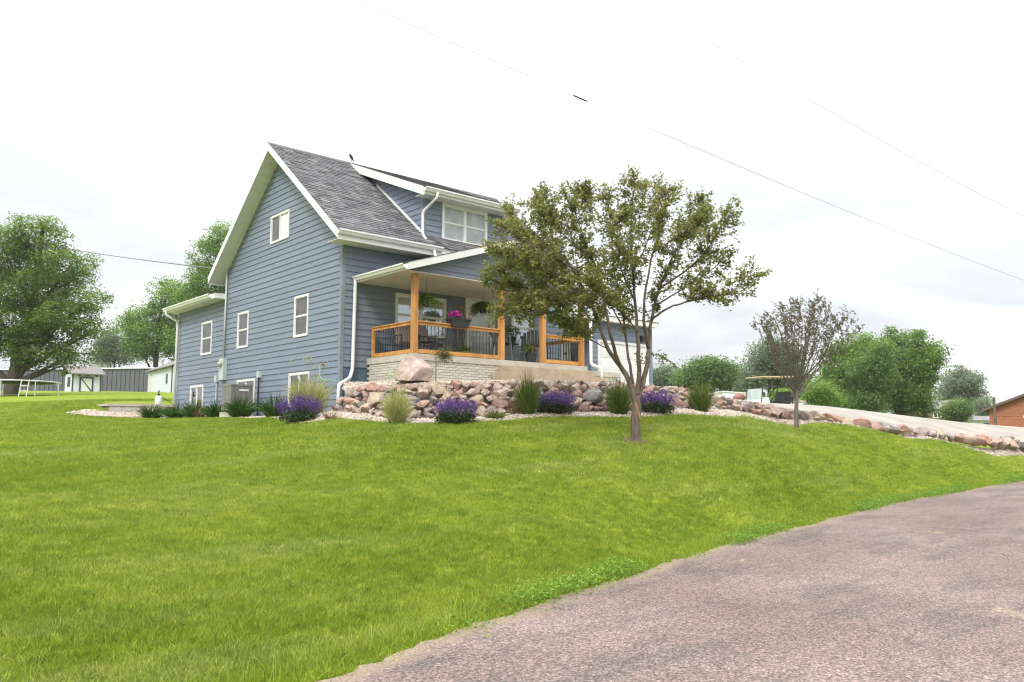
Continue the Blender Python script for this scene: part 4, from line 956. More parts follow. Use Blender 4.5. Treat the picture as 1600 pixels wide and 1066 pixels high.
for q in ((1003, 560, .2), (905, 520, -.1), (1035, 560, .25)):         # epicormic tufts on the limbs
    c_ = lp(q)
    for _ in range(28): LC.append(c_ + Vector((random.gauss(0, .07), random.gauss(0, .07), random.gauss(0, .09))))
for k in range(60):                                                    # hanging sprig at the right
    t_ = rnd(0, 1); LC.append(at(1018 + 40 * t_, 555 + 20 * t_ * t_, D0 + .2) + Vector((random.gauss(0, .03),) * 3))
mb = MB(); mb.tube([at(1016, 552, D0 + .25), at(1035, 556, D0 + .2), at(1058, 575, D0 + .2)], [.006, .004, .002], 4); mb.build('twig', MT['bark'], tree)
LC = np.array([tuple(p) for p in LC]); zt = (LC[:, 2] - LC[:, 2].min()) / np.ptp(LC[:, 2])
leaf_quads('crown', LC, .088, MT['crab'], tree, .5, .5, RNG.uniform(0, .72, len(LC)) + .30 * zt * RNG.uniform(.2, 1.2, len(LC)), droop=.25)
mb = MB(); cd_ = -(FH)                                                # torn strip of bare wood facing the road
sc = [(991, 628, .012), (993, 634, .028), (996, 643, .034), (998, 651, .026), (999, 656, .008)]
vs = []
for x, y, wd in sc:
    c_ = at(x, y, D0) + cd_ * .094; vs += [c_ - RT * wd - cd_ * .02, c_ + cd_ * .028, c_ + RT * wd - cd_ * .02]
mb.add(vs, [(3 * i + j, 3 * i + j + 1, 3 * i + j + 4, 3 * i + j + 3) for i in range(len(sc) - 1) for j in (0, 1)]); mb.build('bare_wood', MT['scar'], trunk, smooth=True)

for p_, r_, par in ((T, .34, tree),):
    mb = MB(); A_ = [(p_.x + r_ * rnd(.75, 1.15) * math.cos(k * .3927), p_.y + r_ * rnd(.75, 1.15) * math.sin(k * .3927)) for k in range(16)]
    mb.add([(p_.x, p_.y, gz(p_.x, p_.y) + .05)] + [(x, y, gz(x, y) + .012) for x, y in A_], [(0, k + 1, (k + 1) % 16 + 1) for k in range(16)]); mb.build('bare_soil', MT['soil'], par)
# small vase-shaped tree
T2 = at(1245, 670, 25); T2.z = gz(T2.x, T2.y); D2 = 25
tr2 = thing('plum_tree', T2, 'young vase shaped tree with sparse dark purplish leaves beside the driveway rocks', 'tree')
mb = MB(); fk = at(1245, 618, D2); mb.tube([T2 - Vector((0, 0, .05)), T2 + Vector((0, 0, .06)), at(1244, 645, D2), fk, at(1245, 605, D2)], [.095, .07, .062, .058, .045], 10)
LC = []
for k in range(40):
    a = 2 * math.pi * k * .618; e_ = math.sqrt((k + .5) / 40)
    tx = 1258 + 88 * e_ * math.cos(a) + rnd(-10, 10); td = 1.7 * e_ * math.sin(a); ty = 462 + 44 * (abs(tx - 1262) / 92) ** 1.6 + abs(td) * 9 + rnd(0, 26)
    tip = at(tx, ty, D2 + td); st = at(1245 + rnd(-3, 3), 640 - rnd(12, 42), D2); md = st.lerp(tip, .42) + Vector((0, 0, -.06)) + (tip - st) * 0 + RT * ((tx - 1255) / 1272 * D2 * .10)
    P_ = smooth_path([st, md, st.lerp(tip, .74), tip], 5); mb.tube(P_, [.016 * (1 - .85 * i / (len(P_) - 1)) for i in range(len(P_))], 6)
    for i in range(5, len(P_)):
        f = i / (len(P_) - 1)
        for _ in range(2):
            dv = Vector((random.gauss(0, .6), random.gauss(0, .6), rnd(.3, 1))).normalized(); ln = rnd(.12, .42); p = P_[i]
            mb.tube([p, p + dv * ln * .5, p + dv * ln], [.005, .004, .002], 4, caps=False)
            for _ in range(int(rnd(3, 8) + 10 * max(0, f - .4))): LC.append(p + dv * ln * rnd(.2, 1.05) + Vector((random.gauss(0, .035),) * 3))
mb.build('trunk', MT['bark3'], tr2, smooth=True)
leaf_quads('crown', [tuple(p) for p in LC], .075, MT['plum'], tr2, .5, .5)

def big_tree(name, label, base, blobs, leaf, n, mat, trunk_r, limb=True, group=None, bark='bark2', lean=(0, 0), gap=.62, cat='tree', low=None):
    """trunk and limbs carrying leaf clumps packed into overlapping lobes"""
    clump = leaf * .85; leaf *= .60; n = int(n * 3.2); base = Vector(base); o = thing(name, base, label, cat, group); mb = MB()
    top = max(b_[2] + b_[5] * .5 for b_ in blobs); cx_ = sum(b_[0] for b_ in blobs) / len(blobs); cy_ = sum(b_[1] for b_ in blobs) / len(blobs)
    ctr = Vector((cx_, cy_, top)); P_ = smooth_path([base - Vector((0, 0, .4)), base.lerp(ctr, .18) + Vector((lean[0], lean[1], 0)) * .3, base.lerp(ctr, .5) + Vector((lean[0], lean[1], 0)), base.lerp(ctr, .95)], 4)
    mb.tube(P_, [trunk_r * (1.15 - .98 * i / (len(P_) - 1)) for i in range(len(P_))], 10)
    pts = []; tones = []; vol = sum(b_[3] * b_[4] * b_[5] for b_ in blobs)
    for b_ in blobs:
        c_ = Vector(b_[:3]); st = P_[min(len(P_) - 2, max(2, int(len(P_) * min(.8, max(.15, (c_.z - b_[5] * .9 - base.z) / (top - base.z))))))]
        if limb: mb.tube(smooth_path([st, st.lerp(c_, .5) - Vector((0, 0, .05 * b_[5])), c_], 3), [trunk_r * .45, trunk_r * .4, trunk_r * .33, trunk_r * .27, trunk_r * .2, trunk_r * .13, trunk_r * .07], 6)
        nb_ = max(8, int(n * b_[3] * b_[4] * b_[5] / vol)); per = 46; nc = max(4, nb_ // per)
        for _ in range(nc):
            v = Vector((random.gauss(0, 1), random.gauss(0, 1), random.gauss(0, 1))).normalized() * (rnd(.25, 1) ** .55)
            cc = c_ + Vector((v.x * b_[3], v.y * b_[4], v.z * b_[5])); s_ = clump * rnd(1.1, 2.5)
            if limb and random.random() < .25: mb.tube([c_.lerp(cc, .2), cc], [trunk_r * .06, trunk_r * .015], 4, caps=False)
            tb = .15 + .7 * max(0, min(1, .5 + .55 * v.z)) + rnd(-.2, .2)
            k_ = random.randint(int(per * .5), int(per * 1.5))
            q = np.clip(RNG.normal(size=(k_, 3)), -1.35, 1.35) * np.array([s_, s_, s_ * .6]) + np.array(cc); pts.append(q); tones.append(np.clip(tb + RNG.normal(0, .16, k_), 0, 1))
    mb.build('trunk', MT[bark], o, smooth=True)
    C = np.concatenate(pts); tn = np.concatenate(tones)
    if low is not None: k_ = C[:, 2] > low; C, tn = C[k_], tn[k_]
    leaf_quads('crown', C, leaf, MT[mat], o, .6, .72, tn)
    return o
def lobes(spec, d, dr=1.0):
    """spec: list of (px, py, rx, ry) outlines in the photograph; turned into lobes of real size at distance d"""
    r_ = []
    for k, q in enumerate(spec):
        dd = d + (q[4] if len(q) > 4 else 0); c_ = at(q[0], q[1], dd); s_ = dd / 1272; r_.append((c_.x, c_.y, c_.z, q[2] * s_, q[2] * s_ * dr, q[3] * s_))
    return r_
def base_at(px, d): p = at(px, 600, d); return (p.x, p.y, gz(p.x, p.y))
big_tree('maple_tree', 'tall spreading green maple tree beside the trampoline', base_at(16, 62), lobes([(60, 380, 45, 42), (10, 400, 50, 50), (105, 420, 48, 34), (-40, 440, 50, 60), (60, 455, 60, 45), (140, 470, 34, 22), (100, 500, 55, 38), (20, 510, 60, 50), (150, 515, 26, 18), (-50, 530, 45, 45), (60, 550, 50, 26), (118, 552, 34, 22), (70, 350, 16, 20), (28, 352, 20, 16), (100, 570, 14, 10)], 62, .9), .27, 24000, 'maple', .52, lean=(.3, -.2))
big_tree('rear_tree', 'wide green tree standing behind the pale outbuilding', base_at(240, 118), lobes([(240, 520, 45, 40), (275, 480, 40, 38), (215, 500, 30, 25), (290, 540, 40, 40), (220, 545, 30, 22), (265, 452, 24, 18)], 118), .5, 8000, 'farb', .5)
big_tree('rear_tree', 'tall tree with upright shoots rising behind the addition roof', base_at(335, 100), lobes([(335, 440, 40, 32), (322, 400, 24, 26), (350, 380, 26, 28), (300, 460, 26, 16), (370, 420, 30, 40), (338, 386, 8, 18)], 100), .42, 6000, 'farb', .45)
big_tree('rear_tree', 'dull blue green tree far beyond the grey metal building', base_at(178, 150), lobes([(178, 535, 22, 26), (165, 550, 22, 22), (195, 555, 18, 18)], 150), .6, 2500, 'farg', .4)
# trees beyond the driveway
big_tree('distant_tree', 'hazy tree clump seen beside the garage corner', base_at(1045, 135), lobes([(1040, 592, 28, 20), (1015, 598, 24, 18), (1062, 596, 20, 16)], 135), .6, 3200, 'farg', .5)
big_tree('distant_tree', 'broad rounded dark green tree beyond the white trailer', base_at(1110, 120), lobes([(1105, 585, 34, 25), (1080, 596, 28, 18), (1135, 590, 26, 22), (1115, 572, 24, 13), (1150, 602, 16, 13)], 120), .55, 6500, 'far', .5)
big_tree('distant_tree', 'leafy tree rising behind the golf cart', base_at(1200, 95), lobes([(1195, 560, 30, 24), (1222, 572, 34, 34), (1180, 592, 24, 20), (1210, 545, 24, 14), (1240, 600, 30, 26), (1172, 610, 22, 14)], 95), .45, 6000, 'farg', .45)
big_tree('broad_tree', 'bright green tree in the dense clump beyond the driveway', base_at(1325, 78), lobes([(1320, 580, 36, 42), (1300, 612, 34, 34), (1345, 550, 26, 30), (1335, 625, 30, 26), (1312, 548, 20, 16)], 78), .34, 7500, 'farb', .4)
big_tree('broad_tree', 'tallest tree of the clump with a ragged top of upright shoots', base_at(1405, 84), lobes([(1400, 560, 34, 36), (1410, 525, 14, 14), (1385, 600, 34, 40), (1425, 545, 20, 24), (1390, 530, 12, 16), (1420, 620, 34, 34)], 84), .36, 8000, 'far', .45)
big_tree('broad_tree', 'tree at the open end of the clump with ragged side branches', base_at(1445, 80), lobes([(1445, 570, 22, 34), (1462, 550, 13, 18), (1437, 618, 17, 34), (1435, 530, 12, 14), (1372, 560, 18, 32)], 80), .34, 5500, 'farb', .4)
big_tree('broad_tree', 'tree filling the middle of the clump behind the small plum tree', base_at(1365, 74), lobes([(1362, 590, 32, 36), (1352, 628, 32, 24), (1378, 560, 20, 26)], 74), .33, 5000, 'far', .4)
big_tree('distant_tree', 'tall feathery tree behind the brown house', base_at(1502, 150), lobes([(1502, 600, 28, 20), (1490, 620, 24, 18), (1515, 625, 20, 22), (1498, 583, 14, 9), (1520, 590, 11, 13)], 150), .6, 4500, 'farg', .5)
big_tree('round_shrub', 'dome shaped clipped tree in front of the brown house', base_at(1495, 92), lobes([(1495, 640, 19, 15), (1495, 646, 20, 14)], 92), .28, 3500, 'far', .2, limb=False, cat='shrub')
big_tree('distant_tree', 'small slender tree by the orange brown house', base_at(1541, 140), lobes([(1541, 636, 9, 14), (1539, 648, 8, 10)], 140), .5, 900, 'farg', .25)
big_tree('yard_shrub', 'light green shrub growing beside the golf cart seat', base_at(1282, 62), lobes([(1282, 612, 18, 13), (1268, 622, 16, 10), (1296, 622, 16, 12)], 62), .25, 1600, 'farb', .12, cat='shrub')
big_tree('yard_shrub', 'light green shrub seen through the golf cart', base_at(1222, 58), lobes([(1222, 620, 14, 9), (1210, 625, 12, 8)], 58), .22, 900, 'farb', .1, cat='shrub')

# ------------------------------------------------------------------ bed plants
MT['miscan'] = leafmat('pale_striped_grass', [(0, (.22, .24, .07)), (.5, (.40, .41, .15)), (1, (.58, .56, .28))], .35, 3, nmix=.2)
MT['reed'] = leafmat('green_reed_grass', [(0, (.050, .095, .018)), (.5, (.115, .175, .035)), (1, (.24, .255, .075))], .35, 3, nmix=.2)
MT['lily'] = leafmat('daylily_leaves', [(0, (.022, .055, .012)), (.5, (.048, .105, .018)), (1, (.085, .165, .03))], .3, 3, nmix=.2)
MT['salvia'] = leafmat('salvia_leaves', [(0, (.030, .052, .020)), (.5, (.058, .092, .034)), (1, (.10, .14, .05))], .3, 3, nmix=.2)
MT['purple'] = leafmat('violet_flowers', [(0, (.055, .028, .13)), (.5, (.115, .055, .25)), (1, (.22, .14, .36))], .3, 3, nmix=.15)
MT['dry'] = leafmat('dry_brown_grass', [(0, (.13, .075, .045)), (1, (.30, .20, .12))], .2, 3, nmix=.2)
MT['fern'] = leafmat('fern_fronds', [(0, (.05, .10, .02)), (.5, (.125, .20, .035)), (1, (.22, .31, .06))], .35, 6, nmix=.2)
MT['pink'] = leafmat('magenta_petunias', [(0, (.38, .02, .22)), (1, (.62, .06, .42))], .3, 9, nmix=.1)
MT['red'] = leafmat('red_leaves', [(0, (.22, .02, .03)), (1, (.42, .07, .08))], .3, 9, nmix=.1)
def tuft_grass(name, label, p, h_, sp_, n, mat, w_=.014, group=None, plume=0, cat='ornamental grass', arch=.38):
    p = Vector(p); o = thing(name, p, label, cat, group); mb = MB()
    for _ in range(n):
        a = rnd(0, 6.283); f_ = rnd(0, 1) ** .6; r0 = f_ * sp_ * .38; e_ = sp_ * (.25 + 1.0 * f_) * rnd(.6, 1.25); hh = h_ * rnd(.55, 1.12) * (1 - .6 * arch * f_ ** 2)
        if random.random() < .3: hh *= rnd(.4, .8)
        a2 = a + random.gauss(0, .6); rt0 = p + Vector((math.cos(a) * r0, math.sin(a) * r0, -.03)); tp_ = p + Vector((math.cos(a2) * e_, math.sin(a2) * e_, hh * (1 - arch * f_)))
        mb.blade(rt0, tp_, w_ * rnd(.8, 1.3), Vector((0, 0, hh * arch * f_ * .75)), 5, rnd(0, 1))
    mb.build('blades', MT[mat], o)
    if plume:
        mb = MB()
        for _ in range(plume):
            a = rnd(0, 6.283); e_ = rnd(0, .8) * sp_; hh = h_ * rnd(.9, 1.15); q = p + Vector((math.cos(a) * e_, math.sin(a) * e_, hh))
            for _ in range(5): mb.blade(q, q + Vector((rnd(-.03, .03), rnd(-.03, .03), rnd(.05, .13))), .012, seg=2, tone=rnd(.4, 1))
        mb.build('plumes', MT['miscan'], o)
    return o
def gp3(px, py, d): q = at(px, py, d); return (q.x, q.y, gz(q.x, q.y))
tuft_grass('ornamental_grass', 'pale striped grass clump behind the salvia by the downspout', gp3(482, 650, 20.7), 1.3, .62, 900, 'miscan', .018, plume=24)
tuft_grass('ornamental_grass', 'pale yellow green grass clump standing before the stacked rocks', gp3(620, 661, 18.55), 1.0, .40, 760, 'miscan', .014, plume=20)
tuft_grass('ornamental_grass', 'taller green grass clump in front of the porch steps', gp3(824, 649, 19.7), 1.2, .40, 640, 'reed', .015)
tuft_grass('ornamental_grass', 'dark green grass clump just behind the ornamental tree trunk', gp3(968, 646, 20.9), 1.15, .42, 640, 'reed', .015)
tuft_grass('ornamental_grass', 'bushy green grass clump at the head of the driveway rocks', gp3(1095, 642, 23.0), 1.1, .46, 640, 'reed', .015)
tuft_grass('dry_grass', 'dried tan grass tuft leaning against the green clump by the steps', gp3(803, 650, 19.7), .52, .18, 110, 'dry', .01, arch=.1)
tuft_grass('dry_grass', 'short dried reddish brown tuft on the gravel by the downspout', gp3(516, 663, 19.5), .24, .22, 90, 'dry', .01, arch=.1)
tuft_grass('weed_clump', 'small low green plant in the gravel below the rocks', gp3(774, 656, 19.1), .30, .26, 190, 'reed', .02, cat='plant')
for px, py, d, h_, s_, lb in ((237, 655, 28.3, .62, .55, 'daylily clump before the pale block wall'), (274, 655, 27.3, .62, .5, 'daylily clump at the rear corner of the house'), (303, 655, 26.4, .70, .52, 'daylily clump under the rear basement window'),
                           (338, 654, 25.6, .66, .5, 'daylily clump behind the air conditioner'), (376, 653, 24.2, .78, .58, 'large daylily clump in front of the air conditioner'), (428, 653, 22.5, .74, .5, 'bright daylily clump beside the pale striped grass')):
    tuft_grass('daylily', 'green ' + lb, gp3(px, py, d), h_ * 1.1, s_ * .95, 260, 'lily', .034, 'daylilies along the gable wall', cat='daylily', arch=.55)
def salvia(label, p, r_, h_):
    p = Vector(p); o = thing('salvia', p, label, 'flowering plant', 'purple salvia clumps in the gravel bed'); fb = MB(); fl = []; C = []
    for _ in range(430):
        a = rnd(0, 6.283); e_ = math.sqrt(rnd(0, 1)); q = p + Vector((math.cos(a) * e_ * r_ * .95, math.sin(a) * e_ * r_ * .95, h_ * .56 * math.sqrt(max(0, 1 - e_ * e_ * .75)) * rnd(.25, 1)))
        C.append(tuple(q))
        if _ % 2 == 0: fb.blade(p + Vector((math.cos(a) * e_ * r_ * .3, math.sin(a) * e_ * r_ * .3, 0)), q, .012, seg=2, tone=rnd(0, .6))
    fb.build('stems', MT['salvia'], o); leaf_quads('foliage', np.repeat(np.array(C), 4, 0) + RNG.normal(0, .035, (len(C) * 4, 3)), .06, MT['salvia'], o, .6, .5)
    for _ in range(230):
        a = rnd(0, 6.283); e_ = math.sqrt(rnd(0, 1)); z0 = h_ * .55 * math.sqrt(max(.05, 1 - e_ * e_ * .7)); b0 = p + Vector((math.cos(a) * e_ * r_, math.sin(a) * e_ * r_, z0)); dv = Vector((math.cos(a) * e_ * .55, math.sin(a) * e_ * .55, 1)).normalized(); ln = h_ * rnd(.26, .48)
        for k in range(13): fl.append(b0 + dv * ln * (k / 12) + Vector((random.gauss(0, .010), random.gauss(0, .010), 0)))
    leaf_quads('flowers', [tuple(q) for q in fl], .030, MT['purple'], o, .8, .8)
salvia('violet salvia dome in front of the pale striped grass by the downspout', gp3(466, 661, 19.9), .48, .74)
salvia('violet salvia clump between two grasses below the pink boulder', gp3(711, 661, 18.5), .46, .62)
salvia('violet salvia clump beside the green grass near the porch steps', gp3(868, 649, 20.1), .44, .62)
salvia('violet salvia clump behind the ornamental tree trunk', gp3(1026, 644, 21.5), .48, .64)
sh = thing('barberry_shrub', gp3(318, 655, 26.1), 'low dark reddish shrub between the daylilies', 'shrub')
leaf_quads('foliage', np.array(gp3(318, 655, 26.1)) + RNG.normal(0, 1, (420, 3)) * np.array([.17, .17, .1]) + np.array([0, 0, .16]), .06, MT['dry'], sh, .6, .6)

# ------------------------------------------------------------------ things on the porch
MT['sling'] = M('tan_brown_sling', (.25, .19, .165), .8, .12, 30)
MT['greyplastic'] = M('grey_lumber', (.15, .155, .165), .55, .1, 8, rand=.06)
MT['darkpot'] = M('charcoal_planter', (.035, .037, .042), .5, .15, 8)
MT['wood'] = M('weathered_wood', (.33, .25, .16), .8, .25, 6, .3, 40, sc3=(1, 1, .2))
def fern(label, x, y, z):
    o = thing('hanging_fern', (x, y, z), label, 'hanging plant', 'ferns hanging from the porch ceiling')
    mb = MB(); mb.lathe((x, y, z), [(.09, 0), (.125, .07), (.135, .16), (.12, .16), (.11, .12)], 14); mb.build('pot', MT['darkpot'], o, smooth=True)
    mb = MB()
    for k in range(3): a = k * 2.094; mb.tube([(x + .125 * math.cos(a), y + .125 * math.sin(a), z + .15), (x, y, z + .52)], .004, 4)
    mb.tube([(x, y, z + .52), (x, y, 5.70)], .005, 5); mb.build('hanger', MT['black'], o)
    L_ = []
    mb = MB()
    for _ in range(70):
        a = rnd(0, 6.283); ln = rnd(.26, .48); up = rnd(.04, .38); c0 = Vector((x, y, z + .15)); d = Vector((math.cos(a), math.sin(a), 0))
        P_ = [c0 + d * ln * t_ + Vector((0, 0, up * 2.2 * t_ - (up * 2.2 + rnd(.05, .26)) * t_ * t_)) for t_ in (0, .25, .5, .75, 1)]
        mb.tube(P_, .0025, 3, caps=False)
        for k in range(22): t_ = k / 21 * 3.99; i = int(t_); q = P_[i].lerp(P_[i + 1], t_ - i); L_.append(q + Vector((random.gauss(0, .018), random.gauss(0, .018), random.gauss(0, .012))))
    mb.build('stalks', MT['fern'], o); leaf_quads('fronds', [tuple(q) for q in L_], .066, MT['fern'], o, .5, .35, droop=.3)
fern('hanging fern in front of the big porch window', 1.47, -1.9, 4.93); fern('hanging fern in front of the white storm door', 3.92, -1.3, 5.06)
o = thing('flower_box', (2.32, -2.2, 4.40), 'charcoal rail planter with magenta petunias on the porch railing', 'planter')
mb = MB(); c_ = (2.32, -2.2); b0 = [(c_[0] + a, c_[1] + b_, 4.40) for a, b_ in ((-.25, -.11), (.25, -.11), (.25, .11), (-.25, .11))]; t0 = [(c_[0] + a, c_[1] + b_, 4.62) for a, b_ in ((-.33, -.15), (.33, -.15), (.33, .15), (-.33, .15))]; mb.hexa(b0, t0); mb.box(c_[0] - .345, c_[0] + .345, c_[1] - .165, c_[1] + .165, 4.605, 4.63); mb.build('box', MT['darkpot'], o)
leaf_quads('leaves', np.array([2.32, -2.2, 4.66]) + RNG.normal(0, 1, (260, 3)) * np.array([.16, .07, .035]), .05, MT['fern'], o)
leaf_quads('flowers', np.array([2.17, -2.22, 4.72]) + RNG.normal(0, 1, (300, 3)) * np.array([.085, .07, .045]), .055, MT['pink'], o, .8, .95)
leaf_quads('flowers', np.array([2.58, -2.24, 4.66]) + RNG.normal(0, 1, (36, 3)) * np.array([.06, .05, .03]), .04, MT['pink'], o, .8, .95)
o = thing('potted_plant', (5.22, -1.95, PZ), 'dark pot of green and red leaves beside the porch post', 'potted plant')
mb = MB(); mb.lathe((5.22, -1.95, PZ), [(.13, 0), (.16, .15), (.18, .29), (.19, .30), (.165, .30)], 16); mb.build('pot', MT['darkpot'], o, smooth=True)
leaf_quads('leaves', np.array([5.12, -1.95, PZ + .40]) + RNG.normal(0, 1, (200, 3)) * np.array([.10, .09, .07]), .075, MT['fern'], o); leaf_quads('flowers', np.array([5.33, -1.95, PZ + .43]) + RNG.normal(0, 1, (130, 3)) * np.array([.05, .08, .06]), .065, MT['red'], o)
o = thing('barrel_planter', (3.05, -1.55, PZ), 'low round wooden planter of bright green foliage behind the railing', 'planter')
mb = MB(); mb.lathe((3.05, -1.55, PZ), [(.24, 0), (.27, .12), (.26, .22), (.23, .22)], 16); mb.build('tub', MT['wood'], o); leaf_quads('leaves', np.array([3.07, -1.55, PZ + .29]) + RNG.normal(0, 1, (260, 3)) * np.array([.11, .11, .055]), .06, MT['farb'], o)
def sling_chair(label, x, y, rz_):
    o = thing('patio_chair', (x, y, PZ), label, 'chair', 'tan sling chairs on the porch'); Rm = Matrix.Rotation(rz_, 3, 'Z'); q = lambda a, b_, c_: Vector((x, y, PZ)) + Rm @ Vector((a, b_, c_))
    mb = MB(); mb.add([q(-.25, .22, .42), q(.25, .22, .42), q(.25, -.05, .37), q(-.25, -.05, .37), q(.25, -.27, .39), q(-.25, -.27, .39)], [(0, 1, 2, 3), (3, 2, 4, 5)]); mb.v += [(a, b_, c_ - .012) for a, b_, c_ in mb.v[:6]]; mb.f += [(9, 8, 7, 6), (11, 10, 8, 9)]; mb.tone += [.5, .5]; mb.build('seat', MT['sling'], o)
    mb = MB(); mb.hexa([q(-.25, -.27, .40), q(.25, -.27, .40), q(.25, -.285, .40), q(-.25, -.285, .40)], [q(-.25, -.46, 1.0), q(.25, -.46, 1.0), q(.25, -.475, 1.0), q(-.25, -.475, 1.0)]); mb.build('backrest', MT['sling'], o)
    for s_ in (-1, 1):
        mb = MB(); mb.tube([q(s_ * .27, .24, 0), q(s_ * .27, .22, .60)], .014, 6); mb.build('leg', MT['black'], o)
        mb = MB(); mb.tube([q(s_ * .27, -.38, 0), q(s_ * .27, -.27, .40), q(s_ * .27, -.47, 1.02)], .014, 6); mb.build('leg', MT['black'], o)
        mb = MB(); mb.tube([q(s_ * .27, .26, .60), q(s_ * .27, -.34, .63)], .018, 6); mb.build('armrest', MT['black'], o)
sling_chair('tan sling patio chair under the big porch window', 1.5, -1.0, 2.9); sling_chair('tan sling patio chair beside the wooden planter', 2.35, -1.05, -2.75)
o = thing('side_table', (1.95, -1.35, PZ), 'small black round table between the sling chairs', 'table'); mb = MB(); mb.lathe((1.95, -1.35, PZ + .42), [(.02, 0), (.24, 0), (.24, .025), (.02, .025)], 18); mb.build('top', MT['black'], o)
for k in range(3):
    a = k * 2.094 + .4; mb = MB(); mb.tube([(1.95 + .2 * math.cos(a), -1.35 + .2 * math.sin(a), PZ), (1.95 + .1 * math.cos(a), -1.35 + .1 * math.sin(a), PZ + .425)], .011, 6); mb.build('leg', MT['black'], o)
def tall_chair(label, x, y, rz_):
    o = thing('bar_chair', (x, y, PZ), label, 'chair', 'tall grey slatted chairs on the porch'); Rm = Matrix.Rotation(rz_, 3, 'Z'); q = lambda a, b_, c_: Vector((x, y, PZ)) + Rm @ Vector((a, b_, c_))
    for k in range(5):
        a = -.22 + k * .11; mb = MB(); mb.obar(q(a, -.22, .62), q(a * 1.1, -.44, 1.18 - .05 * abs(k - 2)), .095, .018, up=Rm @ Vector((0, 1, 0))); mb.build('back_slat', MT['greyplastic'], o)
    for k in range(4):
        b_ = .2 - k * .125; mb = MB(); mb.obar(q(-.25, b_, .66 - k * .012), q(.25, b_, .66 - k * .012), .115, .022); mb.build('seat_slat', MT['greyplastic'], o)
    for s_ in (-1, 1):
        mb = MB(); mb.obar(q(s_ * .31, .30, 0), q(s_ * .27, .20, .88), .075, .035); mb.build('leg', MT['greyplastic'], o)
        mb = MB(); mb.obar(q(s_ * .31, -.42, 0), q(s_ * .27, -.22, .88), .075, .035); mb.build('leg', MT['greyplastic'], o)
        mb = MB(); mb.obar(q(s_ * .29, .32, .89), q(s_ * .29, -.36, .90), .12, .025); mb.build('armrest', MT['greyplastic'], o)
    mb = MB(); mb.obar(q(-.3, .27, .25), q(.3, .27, .25), .09, .03); mb.build('footrest', MT['greyplastic'], o)
tall_chair('tall grey slatted chair beside the porch opening', 4.72, -1.25, -2.3); tall_chair('tall grey slatted chair near the right porch railing', 5.95, -1.2, 2.35)
o = thing('plant_stand', (5.35, -.95, PZ), 'tall dark stand with leafy plant between the grey chairs', 'potted plant')
mb = MB(); mb.lathe((5.35, -.95, PZ), [(.2, 0), (.2, .03), (.03, .05), (.03, .62), (.22, .64), (.22, .67), (.10, .67), (.14, .88), (.12, .88)], 14); mb.build('stand', MT['black'], o)
leaf_quads('leaves', np.array([5.30, -.98, PZ + 1.02]) + RNG.normal(0, 1, (320, 3)) * np.array([.14, .12, .10]), .08, MT['fern'], o)
o = thing('wall_plaque', (4.11, -.05, 5.17), 'small square carved wooden plaque on the wall beside the door', 'plaque'); mb = MB(); mb.box(3.99, 4.23, -.055, -.03, 5.15, 5.42); pq = mb.build('board', MT['wood'], o)
for a in (-.05, 0, .05):
    mb = MB(); mb.box(4.11 + a - .012, 4.11 + a + .012, -.062, -.055, 5.19, 5.34); mb.build('carving', MT['bark'], pq)
o = thing('leaning_lattice', (4.02, -.3, PZ), 'narrow wooden lattice panel leaning beside the door', 'lattice'); mb = MB(); mb.obar((3.88, -.30, PZ), (3.88, -.06, 4.75), .03, .03); mb.obar((4.12, -.30, PZ), (4.12, -.06, 4.75), .03, .03); mb.build('frame', MT['wood'], o)
for k in range(7):
    z0 = PZ + .08 + k * .14; yy = -.30 + .24 * (z0 - PZ) / 1.14
    for s_ in (-1, 1): mb = MB(); mb.obar((4 - s_ * .12, yy, z0), (4 + s_ * .12, yy + .03, z0 + .14), .018, .012); mb.build('slat', MT['wood'], o)

# ------------------------------------------------------------------ things round the house
AX, AY, AZ = -.76, 4.95, gz(-.8, 5)
o = thing('air_conditioner', (AX, AY, AZ), 'grey air conditioning unit standing against the gable wall', 'air conditioner')
AB = 2.14
mb = MB(); mb.box(AX - .38, AX + .38, AY - .38, AY + .38, AB - .1, AB + .06); mb.build('pad', MT['concrete'], o)
mb = MB(); mb.box(AX - .31, AX + .31, AY - .31, AY + .31, AB + .06, AB + .86); acb = mb.build('cabinet', M('dark_coil', (.08, .078, .075), .7, .2), o)
mb = MB(); mb.box(AX - .355, AX + .355, AY - .355, AY + .355, AB + .86, AB + .91); mb.build('top_cover', MT['greymetal'], o)
for k in range(18):
    for fc in (0, 1):
        u = -.325 + k * .0382; mb = MB()
        if fc: mb.box(AX + u - .013, AX + u + .013, AY - .345, AY - .31, AB + .08, AB + .855)
        else: mb.box(AX - .345, AX - .31, AY + u - .013, AY + u + .013, AB + .08, AB + .855)
        mb.build('louver', MT['greymetal'], acb)
mb = MB(); mb.box(AX - .08, AX + .22, AY - .354, AY - .346, AB + .70, AB + .76); mb.build('badge', MT['white'], acb)
# block retaining wall by the patio
o = thing('block_wall', (-1.2, 12.45, 2.1), 'low pale concrete block retaining wall at the rear corner', 'retaining wall')
mb = MB(); mb.box(-2.40, -.1, 12.40, 12.62, 1.8, 2.54); mb.box(-2.40, -2.2, 12.62, 15.2, 1.8, 2.54); core = mb.build('core', MT['mortar'], o)
mb = MB(); mb.box(-.196, .196, -.02, .02, -.091, .091); bl = mb.mesh('block', MT['block'])
for r_ in range(4):
    for c_ in range(6):
        x = -2.2 + c_ * .4 + (.2 if r_ % 2 else 0)
        if x < -.25: inst('block', bl, (x, 12.392, 2.445 - r_ * .19), core)
mb = MB(); mb.box(-2.46, -.1, 12.34, 12.68, 2.545, 2.625); mb.build('cap', MT['concrete'], o); mb = MB(); mb.box(-2.46, -2.12, 12.682, 15.2, 2.545, 2.625); mb.build('cap', MT['concrete'], o)
